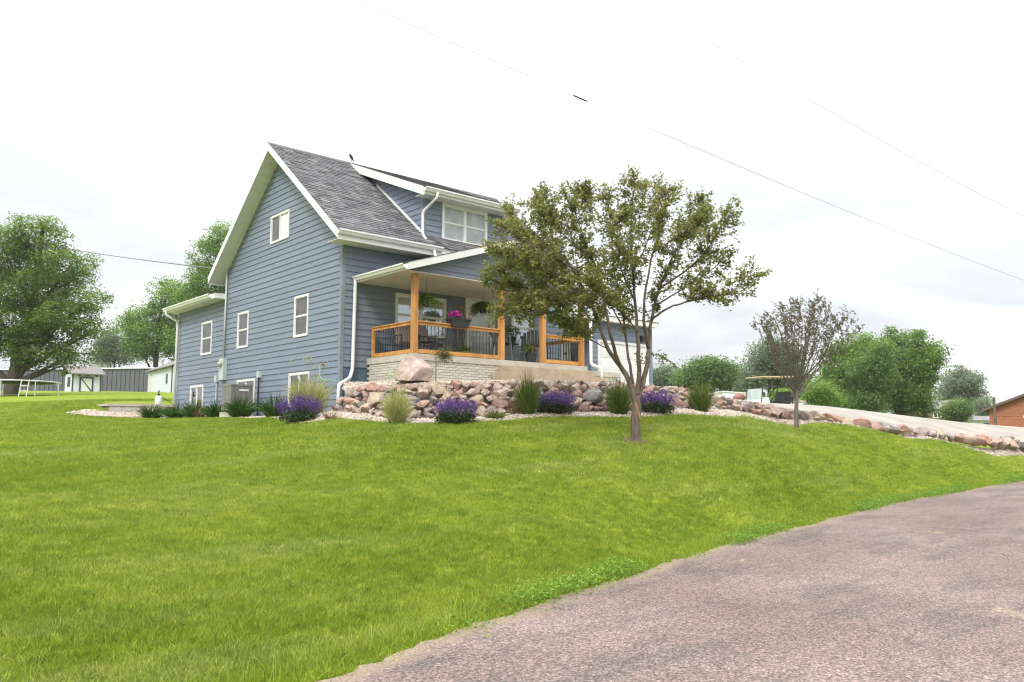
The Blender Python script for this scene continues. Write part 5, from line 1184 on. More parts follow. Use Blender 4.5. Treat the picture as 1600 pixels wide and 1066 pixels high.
mb = MB(); mb.box(-2.12, 6, 12.69, 15.2, 2.3, 2.60); mb.build('patio', MT['concrete'], kind='structure')
q = Vector((-.66, 12.5, 2.625)); o = thing('garden_sprayer', q, 'white pump sprayer bottle on the block wall', 'sprayer')
mb = MB(); mb.lathe(q, [(.12, 0), (.13, .04), (.13, .26), (.08, .33), (.05, .34)], 14); mb.build('tank', MT['white'], o, smooth=True); mb = MB(); mb.lathe(q + Vector((0, 0, .34)), [(.055, 0), (.055, .06), (.02, .08), (.02, .16), (.05, .17), (.05, .19)], 10); mb.build('pump', MT['black'], o)
mb = MB(); mb.tube([q + Vector((.1, 0, .3)), q + Vector((.35, -.02, .15)), q + Vector((.5, 0, .05))], .012, 6); mb.build('hose', MT['black'], o)
# bird, hose, shepherd hook
q = Vector((2.42, 3.86, RZr + .03)); o = thing('bird', q, 'small dark bird perched on the roof ridge', 'bird')
mb = MB(); mb.tube([q + Vector((.11, 0, .03)), q + Vector((.05, 0, .09)), q + Vector((0, 0, .14)), q + Vector((-.045, 0, .20)), q + Vector((-.075, 0, .24)), q + Vector((-.105, 0, .235))], [.008, .022, .048, .045, .03, .006], 9); mb.tube([q + Vector((0, .015, .11)), q + Vector((0, .015, 0))], .005, 4); mb.tube([q + Vector((0, -.015, .11)), q + Vector((0, -.015, 0))], .005, 4); mb.build('body', MT['black'], o, smooth=True)
mb = MB(); mb.tube(smooth_path([(-.14, .86, 3.40), (-.18, .78, 3.15), (-.2, .5, 3.0), (-.16, .1, 2.98), (-.12, -.2, 2.93), (.02, -.45, 2.84), (.2, -.7, 2.78)], 5), .013, 7)
hs = mb.build('garden_hose', M('pale_green_hose', (.20, .40, .31), .5, .1), smooth=True); tag(hs, 'pale green garden hose hanging from the wall faucet', 'hose')
HK = at(681, 592, 19.8); o = thing('shepherd_hook', (HK.x, HK.y, 2.9), 'black shepherd hook pole in front of the porch bricks', 'plant hook')
mb = MB(); mb.tube(smooth_path([(HK.x, HK.y, 2.8), (HK.x, HK.y, 3.6), (HK.x, HK.y, 3.95), (HK.x + .06, HK.y - .05, 4.06), (HK.x + .14, HK.y - .11, 4.0), (HK.x + .16, HK.y - .12, 3.9)], 4), .009, 6); mb.build('pole', MT['black'], o)
c_ = np.array([HK.x + .16, HK.y - .12, 3.40]); o = thing('hanging_basket', tuple(c_), 'hanging basket of drying yellow green trailing plants on the hook', 'hanging plant')
mb = MB(); mb.lathe(c_, [(.04, 0), (.10, .05), (.125, .12), (.11, .12)], 12); mb.build('basket', MT['bark'], o); mb = MB(); [mb.tube([(c_[0] + .12 * math.cos(a), c_[1] + .12 * math.sin(a), c_[2] + .12), (c_[0], c_[1], 3.9)], .003, 4) for a in (0, 2.1, 4.2)]; mb.build('hanger', MT['black'], o)
leaf_quads('foliage', c_ + RNG.normal(0, 1, (520, 3)) * np.array([.10, .10, .085]) + np.array([0, 0, .08]), .055, leafmat('yellowing_leaves', [(0, (.06, .08, .02)), (.6, (.17, .17, .05)), (1, (.26, .21, .10))], .3, 5), o, .6, .4)
mb = MB()
for _ in range(40): a = rnd(0, 6.28); mb.blade((c_[0] + .1 * math.cos(a), c_[1] + .1 * math.sin(a), c_[2] + .1), (c_[0] + rnd(.12, .22) * math.cos(a), c_[1] + rnd(.12, .22) * math.sin(a), c_[2] - rnd(.05, .2)), .012, (0, 0, .05), 3, rnd(.3, 1))
mb.build('trailers', MT['reed'], o)

# ------------------------------------------------------------------ overhead wires
def wire(label, a, b_, sag, rad, ext=(.3, .3)):
    a, b_ = Vector(a), Vector(b_); d = b_ - a; a2 = a - d * ext[0]; b2 = b_ + d * ext[1]; P_ = []
    for k in range(41): t_ = k / 40; P_.append(a2.lerp(b2, t_) - Vector((0, 0, sag * 4 * t_ * (1 - t_))))
    mb = MB(); mb.tube(P_, rad, 5); o = mb.build('overhead_wire', MT['wire'], smooth=True); tag(o, label, 'wire'); return o
wire('upper overhead wire crossing the open sky', at(1025, 0, 15), at(1600, 330, 32), 0.35, .0058)
w2 = wire('lower overhead wire crossing the sky with a black splice sleeve', at(720, 56, 12.5), at(1600, 431, 30), .3, .0048)
mb = MB(); V2 = np.array([v.co[:] for v in w2.data.vertices]); 
def wire_pt(px):
    best = None
    for i in range(0, len(V2) - 5, 5):
        p0 = Vector(V2[i:i + 5].mean(0)); p1 = Vector(V2[i + 5:i + 10].mean(0)) if i + 10 <= len(V2) else p0
        f0 = 800 + FPX / math.cos(PITCH) * 0
        def prx(p): d = p - CAM; F = FH * math.cos(PITCH) + Vector((0, 0, 1)) * math.sin(PITCH); return 800 + FPX * d.dot(RT) / d.dot(F)
        x0, x1 = prx(p0), prx(p1)
        if x0 <= px <= x1 and (p0 - CAM).dot(FH) > 0: return p0.lerp(p1, (px - x0) / (x1 - x0))
    return Vector((0, 0, 9))
mb.tube([wire_pt(896), wire_pt(916)], .014, 6); mb.build('splice_sleeve', MT['black'], w2)
sv = wire('service drop wire running from the left to the roof corner', at(60, 376, 75), (-.35, 8.2, 7.25), .25, .022, (.3, 0))

# ------------------------------------------------------------------ yard to the left
MT['ribmetal'] = M('grey_ribbed_steel', (.115, .115, .13), .5, .1, 2, sc3=(1, 1, .1))
MT['pale'] = M('pale_blue_white_paint', (.62, .66, .72), .6, .05, 4)
MT['darktrim'] = M('dark_purple_trim', (.06, .05, .07), .6, .1)
MT['farroof'] = M('weathered_grey_roof', (.19, .175, .17), .9, .15, 3)
MT['galv'] = M('galvanised_steel', (.55, .57, .58), .4, .08, 8, metal=.6)
def facade(p0, p1):
    """vertical wall plane through two ground points, outward normal towards the camera"""
    p0, p1 = Vector((p0[0], p0[1], 0)), Vector((p1[0], p1[1], 0)); u = (p1 - p0).normalized(); n_ = Vector((u.y, -u.x, 0))
    if n_.dot(Vector((CAM.x, CAM.y, 0)) - p0) < 0: n_ = -n_
    return PL(p0, u, n_), (p1 - p0).length
def solid(pl, Ln, z0, z1, depth): mb = MB(); pl.box(mb, 0, Ln, z0, z1, -depth, 0); return mb
a_, b_ = at(-120, 600, 104), at(238, 600, 100); pl, Ln = facade(a_, b_); zb, zt = 4.6, at(238, 576, 100).z
o = thing('metal_building', tuple(pl.p(Ln / 2, 5)), 'long grey ribbed steel building behind the back lawn', 'building')
wl = solid(pl, Ln, zb, zt, 9).build('wall', MT['ribmetal'], o)
nrib = int(Ln / .6); mb = MB(); pl.box(mb, -.05, .05, zb, zt, 0, .09); rb = mb.mesh('rib', MT['ribmetal'], pl.p(0, 0))
for k in range(1, nrib): inst('rib', rb, pl.p(k * Ln / nrib, 0), wl)
mb = MB(); pl.box(mb, -.2, Ln + .2, zt + .003, zt + .16, -9.2, .2); mb.build('eave_trim', MT['pale'], o)
a_, b_ = at(101, 600, 82), at(112, 600, 80); c0, c1 = at(112, 600, 80), at(158, 600, 81.9)
o = thing('playhouse', (c0.x, c0.y, 5.4), 'small white playhouse shed with dark trim and braced door', 'shed'); pl, Ln = facade(c0, c1); zb, zt = at(112, 615, 80).z - .2, at(112, 584, 80).z
solid(pl, Ln, zb, zt, 2.2).build('wall', MT['pale'], o)
for u in (0, Ln - .12): mb = MB(); pl.box(mb, u, u + .12, zb, zt, .003, .05); mb.build('corner_board', MT['darktrim'], o)
s_ = 80 / 1272; du = (123 - 112) * s_; dw = 20 * s_; z0, z1 = at(130, 613, 80).z, at(130, 588.5, 80).z
mb = MB(); pl.box(mb, du, du + dw, z0, z1, .003, .06); dd = mb.build('door', MT['white'], o)
for q in ((du - .02, du + .13, z0, z1), (du + dw - .13, du + dw + .02, z0, z1), (du + .13, du + dw - .13, z1 - .13, z1 + .02), (du + .13, du + dw - .13, z0, z0 + .13)): mb = MB(); pl.box(mb, *q, .06, .09); mb.build('door_trim', MT['darktrim'], dd)
mb = MB(); mb.obar(pl.p(du + .12, z1 - .12, .075), pl.p(du + dw - .12, z0 + .12, .075), .1, .03, up=pl.n); mb.build('brace', MT['darktrim'], dd)
mb = MB(); sl_, = (PL(pl.p(0, 0), -pl.n, -pl.u),); sl_.box(mb, .5, 1.3, zb + .9, zt - .3, .003, .04); mb.build('window', MT['darktrim'], o)
mb = MB(); A = [pl.p(-.4, zt - .05, .45), pl.p(Ln + .25, zt - .05, .45), pl.p(Ln + .25, zt + .75, -1.2), pl.p(-.4, zt + .75, -1.2)]; mb.hexa(A, [(x, y, z + .09) for x, y, z in A]); mb.build('roof', MT['farroof'], o)
mb = MB(); A = [pl.p(-.4, zt + .75, -1.2), pl.p(Ln + .25, zt + .75, -1.2), pl.p(Ln + .25, zt - .1, -2.6), pl.p(-.4, zt - .1, -2.6)]; mb.hexa(A, [(x, y, z + .09) for x, y, z in A]); mb.build('roof', MT['farroof'], o)
for u in (.55, 1.35, 2.15): mb = MB(); pl.box(mb, u, u + .12, zt - .22, zt - .06, .05, .4); mb.build('bracket', MT['darktrim'], o)
# pale outbuilding
c0, c1 = at(232, 600, 90), at(269, 600, 82); pl, Ln = facade(c0, c1); zb, zt = at(250, 616, 86).z - .3, at(250, 577, 86).z
o = thing('outbuilding', (c0.x, c0.y, zb), 'pale blue white outbuilding with grey roof behind the addition', 'building'); solid(pl, Ln, zb, zt, 6.5).build('wall', MT['pale'], o)
mb = MB(); pl.box(mb, Ln - .22, Ln + .02, zb, zt, .003, .06); mb.build('corner_board', MT['darktrim'], o); mb = MB(); pl.box(mb, 0, .4, zb, zt, .003, .06); mb.build('corner_board', MT['white'], o)
mb = MB(); pl.box(mb, .6, 1.2, zb, zt - .35, .003, .05); mb.build('door', MT['ceiling'], o); mb = MB(); uw = Ln * .76; pl.box(mb, uw, uw + .5, zb + 1.3, zb + 2.3, .003, .06); wd_ = mb.build('window', MT['darktrim'], o); mb = MB(); pl.box(mb, uw + .08, uw + .42, zb + 1.38, zb + 2.22, .06, .07); mb.build('pane', MT['pane_screen'], wd_)
for s1, s2, n1, n2 in ((zt - .05, zt + 1.55, .35, -3.25), (zt + 1.55, zt - .05, -3.25, -6.9)):
    mb = MB(); A = [pl.p(-.3, s1, n1), pl.p(Ln + .3, s1, n1), pl.p(Ln + .3, s2, n2), pl.p(-.3, s2, n2)]; mb.hexa(A, [(x, y, z + .12) for x, y, z in A]); mb.build('roof', MT['farroof'], o)
gb = MB(); gb.add([pl.p(Ln - .003, zt, 0), pl.p(Ln - .003, zt, -6.5), pl.p(Ln - .003, zt + 1.5, -3.25), pl.p(.003, zt, 0), pl.p(.003, zt, -6.5), pl.p(.003, zt + 1.5, -3.25)], [(0, 1, 2), (3, 5, 4)]); gb.build('gable_end', MT['pale'], o)
ge = PL(pl.p(Ln, 0), -pl.n, pl.u); mb = MB(); ge.box(mb, 1.6, 2.7, zb, zb + 2.2, .003, .05); mb.build('door', MT['darktrim'], o)
# white gable house peeping over the steel building
c0, c1 = at(136, 600, 150), at(166, 600, 150); pl, Ln = facade(c0, c1); zb, zt = 5.5, at(150, 572, 150).z
o = thing('far_house', (c0.x, c0.y, zb), 'white gabled house top peeping above the grey steel building', 'house'); solid(pl, Ln, zb, zt, 8).build('wall', MT['pale'], o); pk = at(143, 553, 150).z
mb = MB(); mb.add([pl.p(0, zt, .0), pl.p(Ln, zt, .0), pl.p(Ln * .35, pk, .0), pl.p(0, zt, -8), pl.p(Ln, zt, -8), pl.p(Ln * .35, pk, -8)], [(0, 1, 2), (3, 5, 4), (0, 2, 5, 3), (1, 4, 5, 2)]); mb.build('roof', MT['pale'], o)
# trampoline frame
TC = at(29, 610, 57); tzg = gz(TC.x, TC.y); o = thing('trampoline', (TC.x, TC.y, tzg), 'round trampoline with pale metal rim and legs under the maple', 'trampoline'); tr_ = 2.62; zt = at(14, 597.5, 57).z
mb = MB(); ring = [(TC.x + tr_ * math.cos(k * math.pi / 16), TC.y + tr_ * math.sin(k * math.pi / 16), zt) for k in range(33)]; mb.tube(ring, .045, 6, caps=False); mb.build('rim', MT['galv'], o, smooth=True)
mb = MB(); mb.lathe((TC.x, TC.y, zt - .04), [(.1, 0), (tr_ - .35, 0), (tr_ - .35, .012), (.1, .012)], 32); mb.build('mat', MT['black'], o)
for k in range(8):
    a = k * math.pi / 4 + .2; mb = MB(); x, y = TC.x + tr_ * math.cos(a), TC.y + tr_ * math.sin(a); zg = gz(x, y); mb.tube([(x, y, zt), (x, y, zg - .02)], .035, 6); mb.build('leg', MT['galv'], o)
LD = at(36, 600, 54.2); zg = gz(LD.x, LD.y); o = thing('trampoline_ladder', (LD.x, LD.y, zg), 'white two step ladder leaning on the trampoline rim', 'ladder')
for s_ in (-.26, .26): mb = MB(); p = LD + RT * s_; mb.tube([(p.x, p.y, zg - .02), (p.x + FH.x * .25, p.y + FH.y * .25, zt + .03)], .025, 6); mb.build('rail', MT['white'], o)
for f in (.35, .66): mb = MB(); p = LD + FH * .25 * f; z = zg + (zt - zg) * f; mb.obar((p - RT * .26) * 1 + Vector((0, 0, z - p.z)), p + RT * .26 + Vector((0, 0, z - p.z)), .12, .04); mb.build('tread', MT['white'], o)

# ------------------------------------------------------------------ beyond the driveway
CG = 2.16; C0 = at(1184, 620, 37); Rx = RT
CA = RT * math.cos(.42) + FH * math.sin(.42); CB = FH * math.cos(.42) - RT * math.sin(.42)
def cq(a, b_, c_): p = C0 + RT * .28 + CA * a + CB * b_; return Vector((p.x, p.y, CG + c_))
o = thing('golf_cart', cq(1.3, .5, 0), 'golf cart with tan roof and rear seat parked past the driveway', 'golf cart'); MT['tan'] = M('tan_roof', (.55, .42, .30), .5, .06); MT['cartbody'] = M('cart_body', (.60, .62, .64), .35, .05, 3)
mb = MB(); A = [cq(-.05, 0, 1.93), cq(2.05, 0, 1.99), cq(2.05, 1.15, 1.99), cq(-.05, 1.15, 1.93)]; mb.hexa(A, [p + Vector((0, 0, .055)) for p in A]); mb.build('roof', MT['tan'], o)
for b_ in (.04, 1.1):
    mb = MB(); mb.tube([cq(-.12, b_, .75), cq(.06, b_, 1.94)], .022, 6); mb.build('post', MT['black'], o)
    mb = MB(); mb.tube([cq(.42, b_, .7), cq(.62, b_, 1.15), cq(.60, b_, 1.95)], .02, 6); mb.build('post', MT['black'], o)
    mb = MB(); mb.tube([cq(1.72, b_, .7), cq(1.85, b_, 1.97)], .022, 6); mb.build('post', MT['black'], o)
mb = MB(); mb.hexa([cq(-.45, .05, .35), cq(.5, .05, .35), cq(.5, 1.1, .35), cq(-.45, 1.1, .35)], [cq(-.14, .12, .90), cq(.36, .08, 1.02), cq(.36, 1.07, 1.02), cq(-.14, 1.03, .90)]); mb.build('front_cowl', MT['cartbody'], o)
mb = MB(); mb.hexa([cq(-.10, .1, .92), cq(-.085, .1, .92), cq(-.085, 1.06, .92), cq(-.10, 1.06, .92)], [cq(-.02, .1, 1.42), cq(-.005, .1, 1.42), cq(-.005, 1.06, 1.42), cq(-.02, 1.06, 1.42)]); mb.build('windshield', MT['frost'], o)
mb = MB(); mb.box(0, 0, 0, 0, 0, 0); mb = MB(); A = [cq(-.4, .05, .25), cq(2.75, .05, .25), cq(2.75, 1.1, .25), cq(-.4, 1.1, .25)]; mb.hexa(A, [p + Vector((0, 0, .12)) for p in A]); mb.build('chassis', MT['black'], o)
mb = MB(); A = [cq(1.05, .05, .37), cq(2.1, .05, .37), cq(2.1, 1.1, .37), cq(1.05, 1.1, .37)]; mb.hexa(A, [cq(1.1, .05, .72), cq(2.1, .05, .72), cq(2.1, 1.1, .72), cq(1.1, 1.1, .72)]); mb.build('body', MT['cartbody'], o)
mb = MB(); A = [cq(1.1, .05, .72), cq(1.6, .05, .72), cq(1.6, 1.1, .72), cq(1.1, 1.1, .72)]; mb.hexa(A, [p + Vector((0, 0, .12)) for p in A]); mb.build('seat', MT['black'], o)
mb = MB(); A = [cq(1.55, .08, .84), cq(1.70, .08, .84), cq(1.70, 1.07, .84), cq(1.55, 1.07, .84)]; mb.hexa(A, [cq(1.62, .12, 1.32), cq(1.75, .12, 1.32), cq(1.75, 1.03, 1.32), cq(1.62, 1.03, 1.32)]); mb.build('seat_back', MT['black'], o)
mb = MB(); A = [cq(2.0, .05, .80), cq(2.55, .05, .80), cq(2.55, 1.1, .80), cq(2.0, 1.1, .80)]; mb.hexa(A, [p + Vector((0, 0, .1)) for p in A]); mb.build('rear_seat', M('tan_vinyl', (.42, .37, .30), .6, .08), o)
for b_ in (.08, 1.08): mb = MB(); mb.tube([cq(2.1, b_, .85), cq(2.1, b_, 1.12), cq(2.68, b_, 1.10), cq(2.72, b_, .35)], .02, 6); mb.build('grab_rail', MT['black'], o)
mb = MB(); mb.tube([cq(.5, .35, .9), cq(.72, .35, 1.2)], .02, 6); c_ = cq(.72, .35, 1.2); mb.tube([c_ + RT * (.06 * math.cos(k * .524)) + FH * (.17 * math.sin(k * .524)) + Vector((0, 0, .14 * math.cos(k * .524))) for k in range(13)], .018, 5); mb.build('steering_wheel', MT['black'], o)
for a in (0, 2.15):
    for b_ in (.02, 1.0):
        mb = MB(); c_ = cq(a + .1, b_, .24); mb.tube([c_, c_ + FH * .16], .24, 18); wh = mb.build('wheel', MT['black'], o); mb = MB(); mb.tube([c_ - FH * .012, c_ + FH * .02], .12, 14); mb.build('rim', MT['galv'], wh)
# stand for the cart: terrain already there; trailer and kayak
p = at(1130, 625, 46); o = thing('trailer', (p.x, p.y, 2.0), 'low white covered trailer beyond the garage', 'trailer'); pl = PL((p.x, p.y, 0), RT, -FH); z0 = gz(p.x, p.y); zt0, zt1 = at(1127, 612.5, 46).z, at(1182, 617, 46).z
mb = MB(); mb.hexa([pl.p(0, z0 + .35, 0), pl.p(2.2, z0 + .35, 0), pl.p(2.2, z0 + .35, -4), pl.p(0, z0 + .35, -4)], [pl.p(0, zt0, 0), pl.p(2.2, zt1, 0), pl.p(2.2, zt1, -4), pl.p(0, zt0, -4)]); mb.build('box', MT['pale'], o)
mb = MB(); mb.hexa([pl.p(-.04, zt0 + .003, .05), pl.p(2.24, zt1 + .003, .05), pl.p(2.24, zt1 + .003, -4.05), pl.p(-.04, zt0 + .003, -4.05)], [pl.p(-.04, zt0 + .06, .05), pl.p(2.24, zt1 + .06, .05), pl.p(2.24, zt1 + .06, -4.05), pl.p(-.04, zt0 + .06, -4.05)]); mb.build('lid', MT['white'], o)
for b_ in (-1.5, -2.4): mb = MB(); c_ = Vector(pl.p(1.1, z0 + .3, 0)) ; mb.tube([Vector(pl.p(-.02, z0 + .3, b_)), Vector(pl.p(.2, z0 + .3, b_))], .3, 16); mb.build('wheel', MT['black'], o)
k0, k1 = at(1144, 624, 39), at(1166, 621, 39); k0.z -= .05; P_ = [k0.lerp(k1, t_) + Vector((0, 0, .05 * math.sin(t_ * 3.14))) for t_ in (0, .12, .3, .5, .7, .88, 1)]
mb = MB(); mb.tube(P_, [.02, .13, .2, .22, .2, .12, .02], 10); o = thing('kayak', tuple(k0), 'faded red kayak lying beyond the driveway rocks', 'kayak'); mb.build('hull', M('faded_red_plastic', (.26, .11, .095), .5, .15), o, smooth=True)
zz = gz(k0.x, k0.y); 
for t_ in (.25, .75): mb = MB(); q = k0.lerp(k1, t_); mb.box(q.x - .06, q.x + .06, q.y - .06, q.y + .06, zz - .05, q.z); mb.build('stand', MT['wood'], o)
def pole(label, px, top, d, rad, mat, arm=0, bottom=640):
    a = at(px, bottom, d); z0 = gz(a.x, a.y); t_ = at(px, top, d); o = thing('utility_pole', (a.x, a.y, z0), label, 'pole'); mb = MB(); mb.tube([(a.x, a.y, z0 - .3), (a.x, a.y, t_.z)], [rad, rad * .8], 8); mb.build('shaft', MT[mat], o)
    if arm: mb = MB(); mb.obar(Vector((a.x, a.y, t_.z - arm)) - RT * arm, Vector((a.x, a.y, t_.z - arm)) + RT * arm, .12, .12); mb.build('crossarm', MT[mat], o)
pole('weathered wooden pole in front of the orange brown house', 1554, 621, 66, .13, 'bark'); pole('pale distant pole with short crossarm above the trailer', 1130, 599, 140, .14, 'pale', .7)
# houses at the right
MT['brownside'] = M('brown_siding', (.20, .145, .105), .8, .12, 3); MT['orangeside'] = M('orange_brown_siding', (.33, .125, .068), .7, .12, 2, rand=.06); MT['brownroof'] = M('brown_roof_edge', (.13, .09, .08), .85, .1)
c0, c1 = at(1435, 650, 108), at(1496, 650, 106.5); pl, Ln = facade(c0, c1); zb, zt = 0.8, at(1470, 641, 108).z
o = thing('brown_house', (c0.x, c0.y, zb), 'brown house with grey roof and white framed window beyond the trees', 'house'); solid(pl, Ln, zb, zt, 8).build('wall', MT['brownside'], o)
for s1, s2, n1, n2 in ((zt, zt + 1.25, .4, -4), (zt + 1.25, zt, -4, -8.4)): mb = MB(); A = [pl.p(-.4, s1, n1), pl.p(Ln + .4, s1, n1), pl.p(Ln + .4, s2, n2), pl.p(-.4, s2, n2)]; mb.hexa(A, [(x, y, z + .15) for x, y, z in A]); mb.build('roof', MT['farroof'], o)
u0, u1 = 21 * 108 / 1272, 37 * 108 / 1272; z0, z1 = at(1464, 653, 108).z, at(1464, 643, 108).z; mb = MB(); pl.box(mb, u0, u1, z0, z1, .003, .06); wn = mb.build('window', MT['white'], o)
for k in range(3): mb = MB(); a = u0 + .1 + k * (u1 - u0 - .1) / 3; pl.box(mb, a, a + (u1 - u0 - .1) / 3 - .1, z0 + .1, z1 - .1, .06, .075); mb.build('pane', MT['pane_dark'], wn)
c0, c1 = at(1512, 655, 127), at(1560, 655, 126); pl, Ln = facade(c0, c1); zb, zt = .5, at(1530, 658, 126).z
o = thing('grey_house', (c0.x, c0.y, zb), 'pale house with grey roof next to the orange brown house', 'house'); solid(pl, Ln, zb, zt, 8).build('wall', MT['pale'], o)
for s1, s2, n1, n2 in ((zt, zt + .7, .4, -4), (zt + .7, zt, -4, -8.4)): mb = MB(); A = [pl.p(-.4, s1, n1), pl.p(Ln + .4, s1, n1), pl.p(Ln + .4, s2, n2), pl.p(-.4, s2, n2)]; mb.hexa(A, [(x, y, z + .15) for x, y, z in A]); mb.build('roof', MT['farroof'], o)
mb = MB(); pl.box(mb, 2.2, 3.6, zt - 1.3, zt - .3, .003, .05); mb.build('window', MT['pane_dark'], o)
c0, c1 = at(1546, 650, 72), at(1720, 650, 66); pl, Ln = facade(c0, c1); s_ = 71 / 1272; zb, ze, zp = .3, at(1546, 641, 72).z, at(1640, 604, 71).z; up_ = 94 * s_
o = thing('orange_brown_house', (c0.x, c0.y, zb), 'orange brown sided house with low gable roof past the driveway', 'house'); mb = solid(pl, Ln, zb, ze, 9); mb.add([pl.p(0, ze, 0), pl.p(2 * up_, ze, 0), pl.p(up_, zp, 0), pl.p(0, ze, -9), pl.p(2 * up_, ze, -9), pl.p(up_, zp, -9)], [(0, 1, 2), (3, 5, 4)]); wl = mb.build('wall', MT['brownside'], o)
k = 0; z = zb
while z < zp - .15:
    z1 = z + .24; a0 = max(.02, (z - ze) / (zp - ze) * up_ + .05) if z > ze else .02; a1 = max(.02, (z1 - ze) / (zp - ze) * up_ + .05) if z1 > ze else .02
    mb = MB(); mb.add([pl.p(a0, z, .05), pl.p(2 * up_ - a0, z, .05), pl.p(2 * up_ - a1, z1, .02), pl.p(a1, z1, .02), pl.p(a0, z, 0), pl.p(2 * up_ - a0, z, 0)], [(0, 1, 2, 3), (4, 5, 1, 0)]); mb.build('siding_board', MT['orangeside'], wl); z = z1
for s1, s2 in ((0, up_), (up_, 2 * up_)):
    za, zb_ = (ze, zp) if s1 == 0 else (zp, ze); ea_ = -.5 if s1 == 0 else 0; eb = 0 if s1 == 0 else .5; sg = (zp - ze) / up_
    A = [pl.p(s1 + ea_, za + ea_ * sg, .5), pl.p(s2 + eb, zb_ - eb * sg, .5), pl.p(s2 + eb, zb_ - eb * sg, -9.4), pl.p(s1 + ea_, za + ea_ * sg, -9.4)]; mb = MB(); mb.hexa(A, [(x, y, q + .22) for x, y, q in A]); mb.build('roof', MT['brownroof'], o)
mb = MB(); c_ = 53.5 * s_; zc_ = at(1600, 652, 71).z; mb.tube([pl.p(c_, zc_, .05), pl.p(c_, zc_, .13)], .34, 8); wn = mb.build('window', MT['white'], o); mb = MB(); mb.tube([pl.p(c_, zc_, .13), pl.p(c_, zc_, .14)], .25, 8); mb.build('pane', MT['pane_dark'], wn)

# ------------------------------------------------------------------ lawn grass and road-edge weeds (stuff)
def blades_mesh(name, n, r_, hmin, hmax, w_, mat, lean=.5):
    mb = MB()
    for _ in range(n):
        a = rnd(0, 6.283); q = rnd(0, 1) ** .5 * r_; b0 = Vector((q * math.cos(a), q * math.sin(a), -.012)); h_ = rnd(hmin, hmax); l_ = Vector((random.gauss(0, lean), random.gauss(0, lean), 1)).normalized()
        mb.blade(b0, b0 + l_ * h_, w_ * rnd(.7, 1.3), Vector((-l_.x, -l_.y, .3)) * h_ * .12, 2, rnd(0, 1))
    return mb.mesh(name, mat)
m, t, b = new_mat('grass_blades'); MT['grass'] = m
c = lawn_color(t, 1.0); oi = t.nodes.new('ShaderNodeObjectInfo'); a = t.nodes.new('ShaderNodeAttribute'); a.attribute_name = 'tone'
c = mixc(t, 1.0, c, ramp(t, oi.outputs['Random'], [(0, (.5, .58, .55)), (.25, (.82, .86, .85)), (.6, (1.06, 1.04, 1.0)), (.9, (1.25, 1.14, 1.15)), (.965, (1.6, 1.3, 2.2)), (1, (1.9, 1.45, 3.0))]), 'MULTIPLY'); c = mixc(t, 1.0, c, ramp(t, a.outputs['Fac'], [(0, (.7, .74, .7)), (1, (1.28, 1.24, 1.2))]), 'MULTIPLY')
t.links.new(c, b.inputs['Base Color']); b.inputs['Roughness'].default_value = .55; b.inputs['Specular IOR Level'].default_value = .3
tr = t.nodes.new('ShaderNodeBsdfTranslucent'); t.links.new(c, tr.inputs[0]); ms = t.nodes.new('ShaderNodeMixShader'); ms.inputs[0].default_value = .35; t.links.new(b.outputs[0], ms.inputs[1]); t.links.new(tr.outputs[0], ms.inputs[2]); t.links.new(ms.outputs[0], t.nodes['Material Output'].inputs[0])
tufts = proto_collection('grass_tuft', [blades_mesh('grass_tuft', 28, .085, .026, .074, .0060, MT['grass'], .6) for _ in range(5)])
tufts2 = proto_collection('grass_tuft', [blades_mesh('grass_tuft', 30, .17, .035, .08, .010, MT['grass'], .6) for _ in range(4)])
lat = np.arange(-26, 26, .4); dep = np.arange(2.2, 40, .4); LA, DE = np.meshgrid(lat, dep); XX = CAM.x + RT.x * LA + FH.x * DE; YY = CAM.y + RT.y * LA + FH.y * DE
sd_ = sdist(XX, YY)
def inpoly(X, Y, poly):
    r = np.zeros(X.shape, bool); n_ = len(poly)
    for i in range(n_):
        x0, y0 = poly[i]; x1, y1 = poly[(i + 1) % n_]
        k = ((y0 > Y) != (y1 > Y)) & (X < (x1 - x0) * (Y - y0) / (y1 - y0 + 1e-12) + x0); r ^= k
    return r
lim = rl[:, :2] + rn * (.88 * fadef(np.arange(240) / 239))[:, None]          # lawn edge of the gravel
bedpoly = [(-1.75, -2.15)] + [tuple(q) for q in lim[::6]] + [tuple(df[-1, :2]), tuple(df[30, :2]), tuple(df[0, :2]), (14, 14), (-2.0, 16), (-2.4, 12.6), (-3.3, 12.6), (-3.75, 12.1), (-3.15, 11.15), (-1.6, 10.95), (-1.3, 6), (-1.42, 1), (-1.95, -1.1)]
vis = (np.abs(LA) < DE * .66 + 1.5) & (sd_ > .02) & ~inpoly(XX, YY, bedpoly)
den_ = np.interp(DE, [2, 7, 11, 16, 24, 36, 40], [1000, 800, 430, 230, 130, 80, 60]) * np.clip(sd_ / .3 + .45, 0, 1) * vis
keep = vis[:-1, :-1] | vis[1:, :-1] | vis[:-1, 1:] | vis[1:, 1:]
gm = grid_mesh('lawn_grass', XX, YY, hgt(XX, YY), MT['grass'], keep)
near_ = den_ * np.interp(DE, [13, 17], [1, 0]); far_ = den_ * np.interp(DE, [13, 17], [0, .8])
for nm, arr, cl, sd2 in (('lawn_grass', near_, tufts, 5), ('lawn_grass', far_, tufts2, 6)):
    me = gm.copy(); a_ = me.attributes.new('dens', 'FLOAT', 'POINT'); a_.data.foreach_set('value', arr.ravel().astype(np.float32)); o = scatter(nm, me, cl, None, .65, 1.15, sd2, .2); tag(o, 'short mown bright green grass covering the sloping lawn', 'grass')
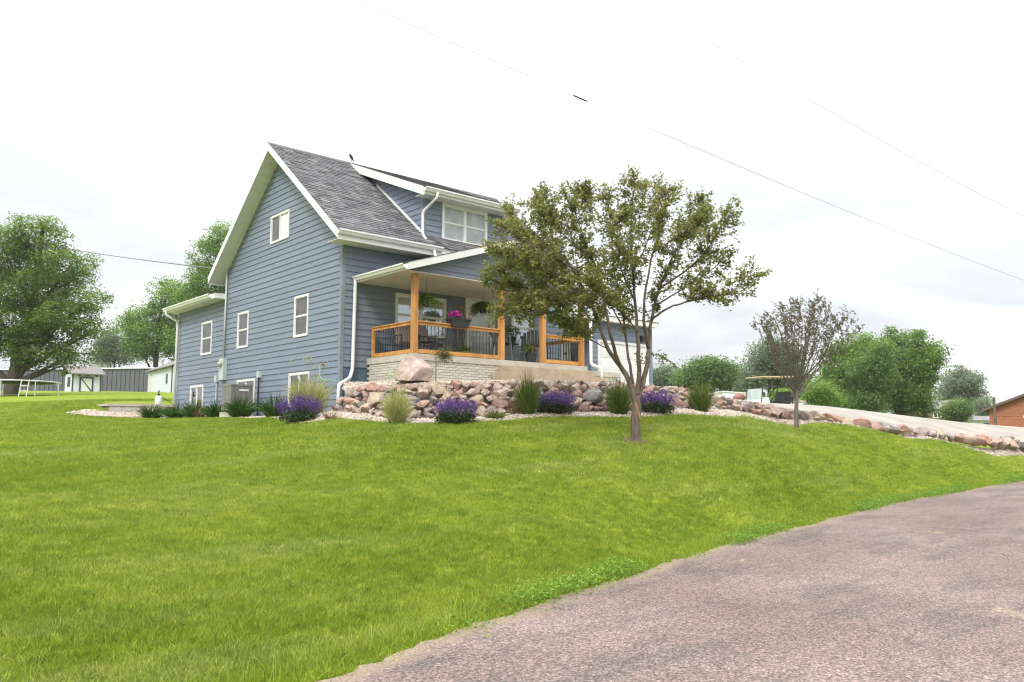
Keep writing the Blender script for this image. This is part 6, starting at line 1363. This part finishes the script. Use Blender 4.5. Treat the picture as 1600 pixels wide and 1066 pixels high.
# longer fringe and clover along the road edge
m_ = leafmat('roadside_clover', [(0, (.08, .16, .018)), (.5, (.16, .28, .03)), (1, (.25, .38, .05))], .35, 1.2, nmix=.4); fr = MB(); CL = []; pts = resample(fine_e[(np.hypot(fine_e[:, 0] - CAM.x, fine_e[:, 1] - CAM.y) < 40)], 900); wob2 = lambda i: .16 * math.sin(i * .081) + .1 * math.sin(i * .23 + 1)
tg = np.gradient(pts, axis=0); tg /= np.linalg.norm(tg, axis=1)[:, None]; ng_ = np.c_[-tg[:, 1], tg[:, 0]]
for i in range(900):
    dist = math.hypot(pts[i, 0] - CAM.x, pts[i, 1] - CAM.y); lush = max(0, min(1, -.02 + 1.5 * math.sin(i * .061 + .6) * math.sin(i * .023 + .4) + .5 * math.sin(i * .31) + (.75 if dist > 12 else 0)))
    for _ in range(26):
        o_ = rnd(-.10, .55) + wob2(i) * .3 + abs(random.gauss(0, .06)); x = pts[i, 0] + ng_[i, 0] * o_ + tg[i, 0] * rnd(-.05, .05); y = pts[i, 1] + ng_[i, 1] * o_ + tg[i, 1] * rnd(-.05, .05)
        fr.blade((x, y, .0), (x + random.gauss(0, .05), y + random.gauss(0, .05), rnd(.035, .10) * (.5 + min(1, max(0, o_) * 3)) + .06 * max(0, o_)), .007, seg=2, tone=rnd(0, 1))
    for _ in range(int(75 * lush)):
        o_ = random.gauss(.13, .13) + wob2(i) * .3; CL.append((pts[i, 0] + ng_[i, 0] * o_ + random.gauss(0, .03), pts[i, 1] + ng_[i, 1] * o_ + random.gauss(0, .03), rnd(.02, .16) * (.4 + .6 * lush) + .06 * max(0, o_)))
o = fr.build('roadside_grass', MT['grass'], kind='stuff'); tag(o, 'longer uncut grass fringe along the road edge', 'grass')
o = leaf_quads('roadside_clover', CL, .026, m_, None, .35, .9, kind='stuff'); tag(o, 'bright green clover patches along the road edge', 'clover')

# ------------------------------------------------------------------ thin summer haze in the air
mb = MB(); mb.box(-70, 190, -60, 190, -1.5, 26); hz_ = mb.build('haze', None, kind='stuff')
m = bpy.data.materials.new('haze'); m.use_nodes = True; t = m.node_tree; t.nodes.clear(); mo = t.nodes.new('ShaderNodeOutputMaterial'); pv = t.nodes.new('ShaderNodeVolumePrincipled')
pv.inputs['Color'].default_value = (.93, .95, .97, 1); pv.inputs['Density'].default_value = .00025; pv.inputs['Anisotropy'].default_value = .3
t.links.new(pv.outputs[0], mo.inputs['Volume']); hz_.data.materials.append(m)
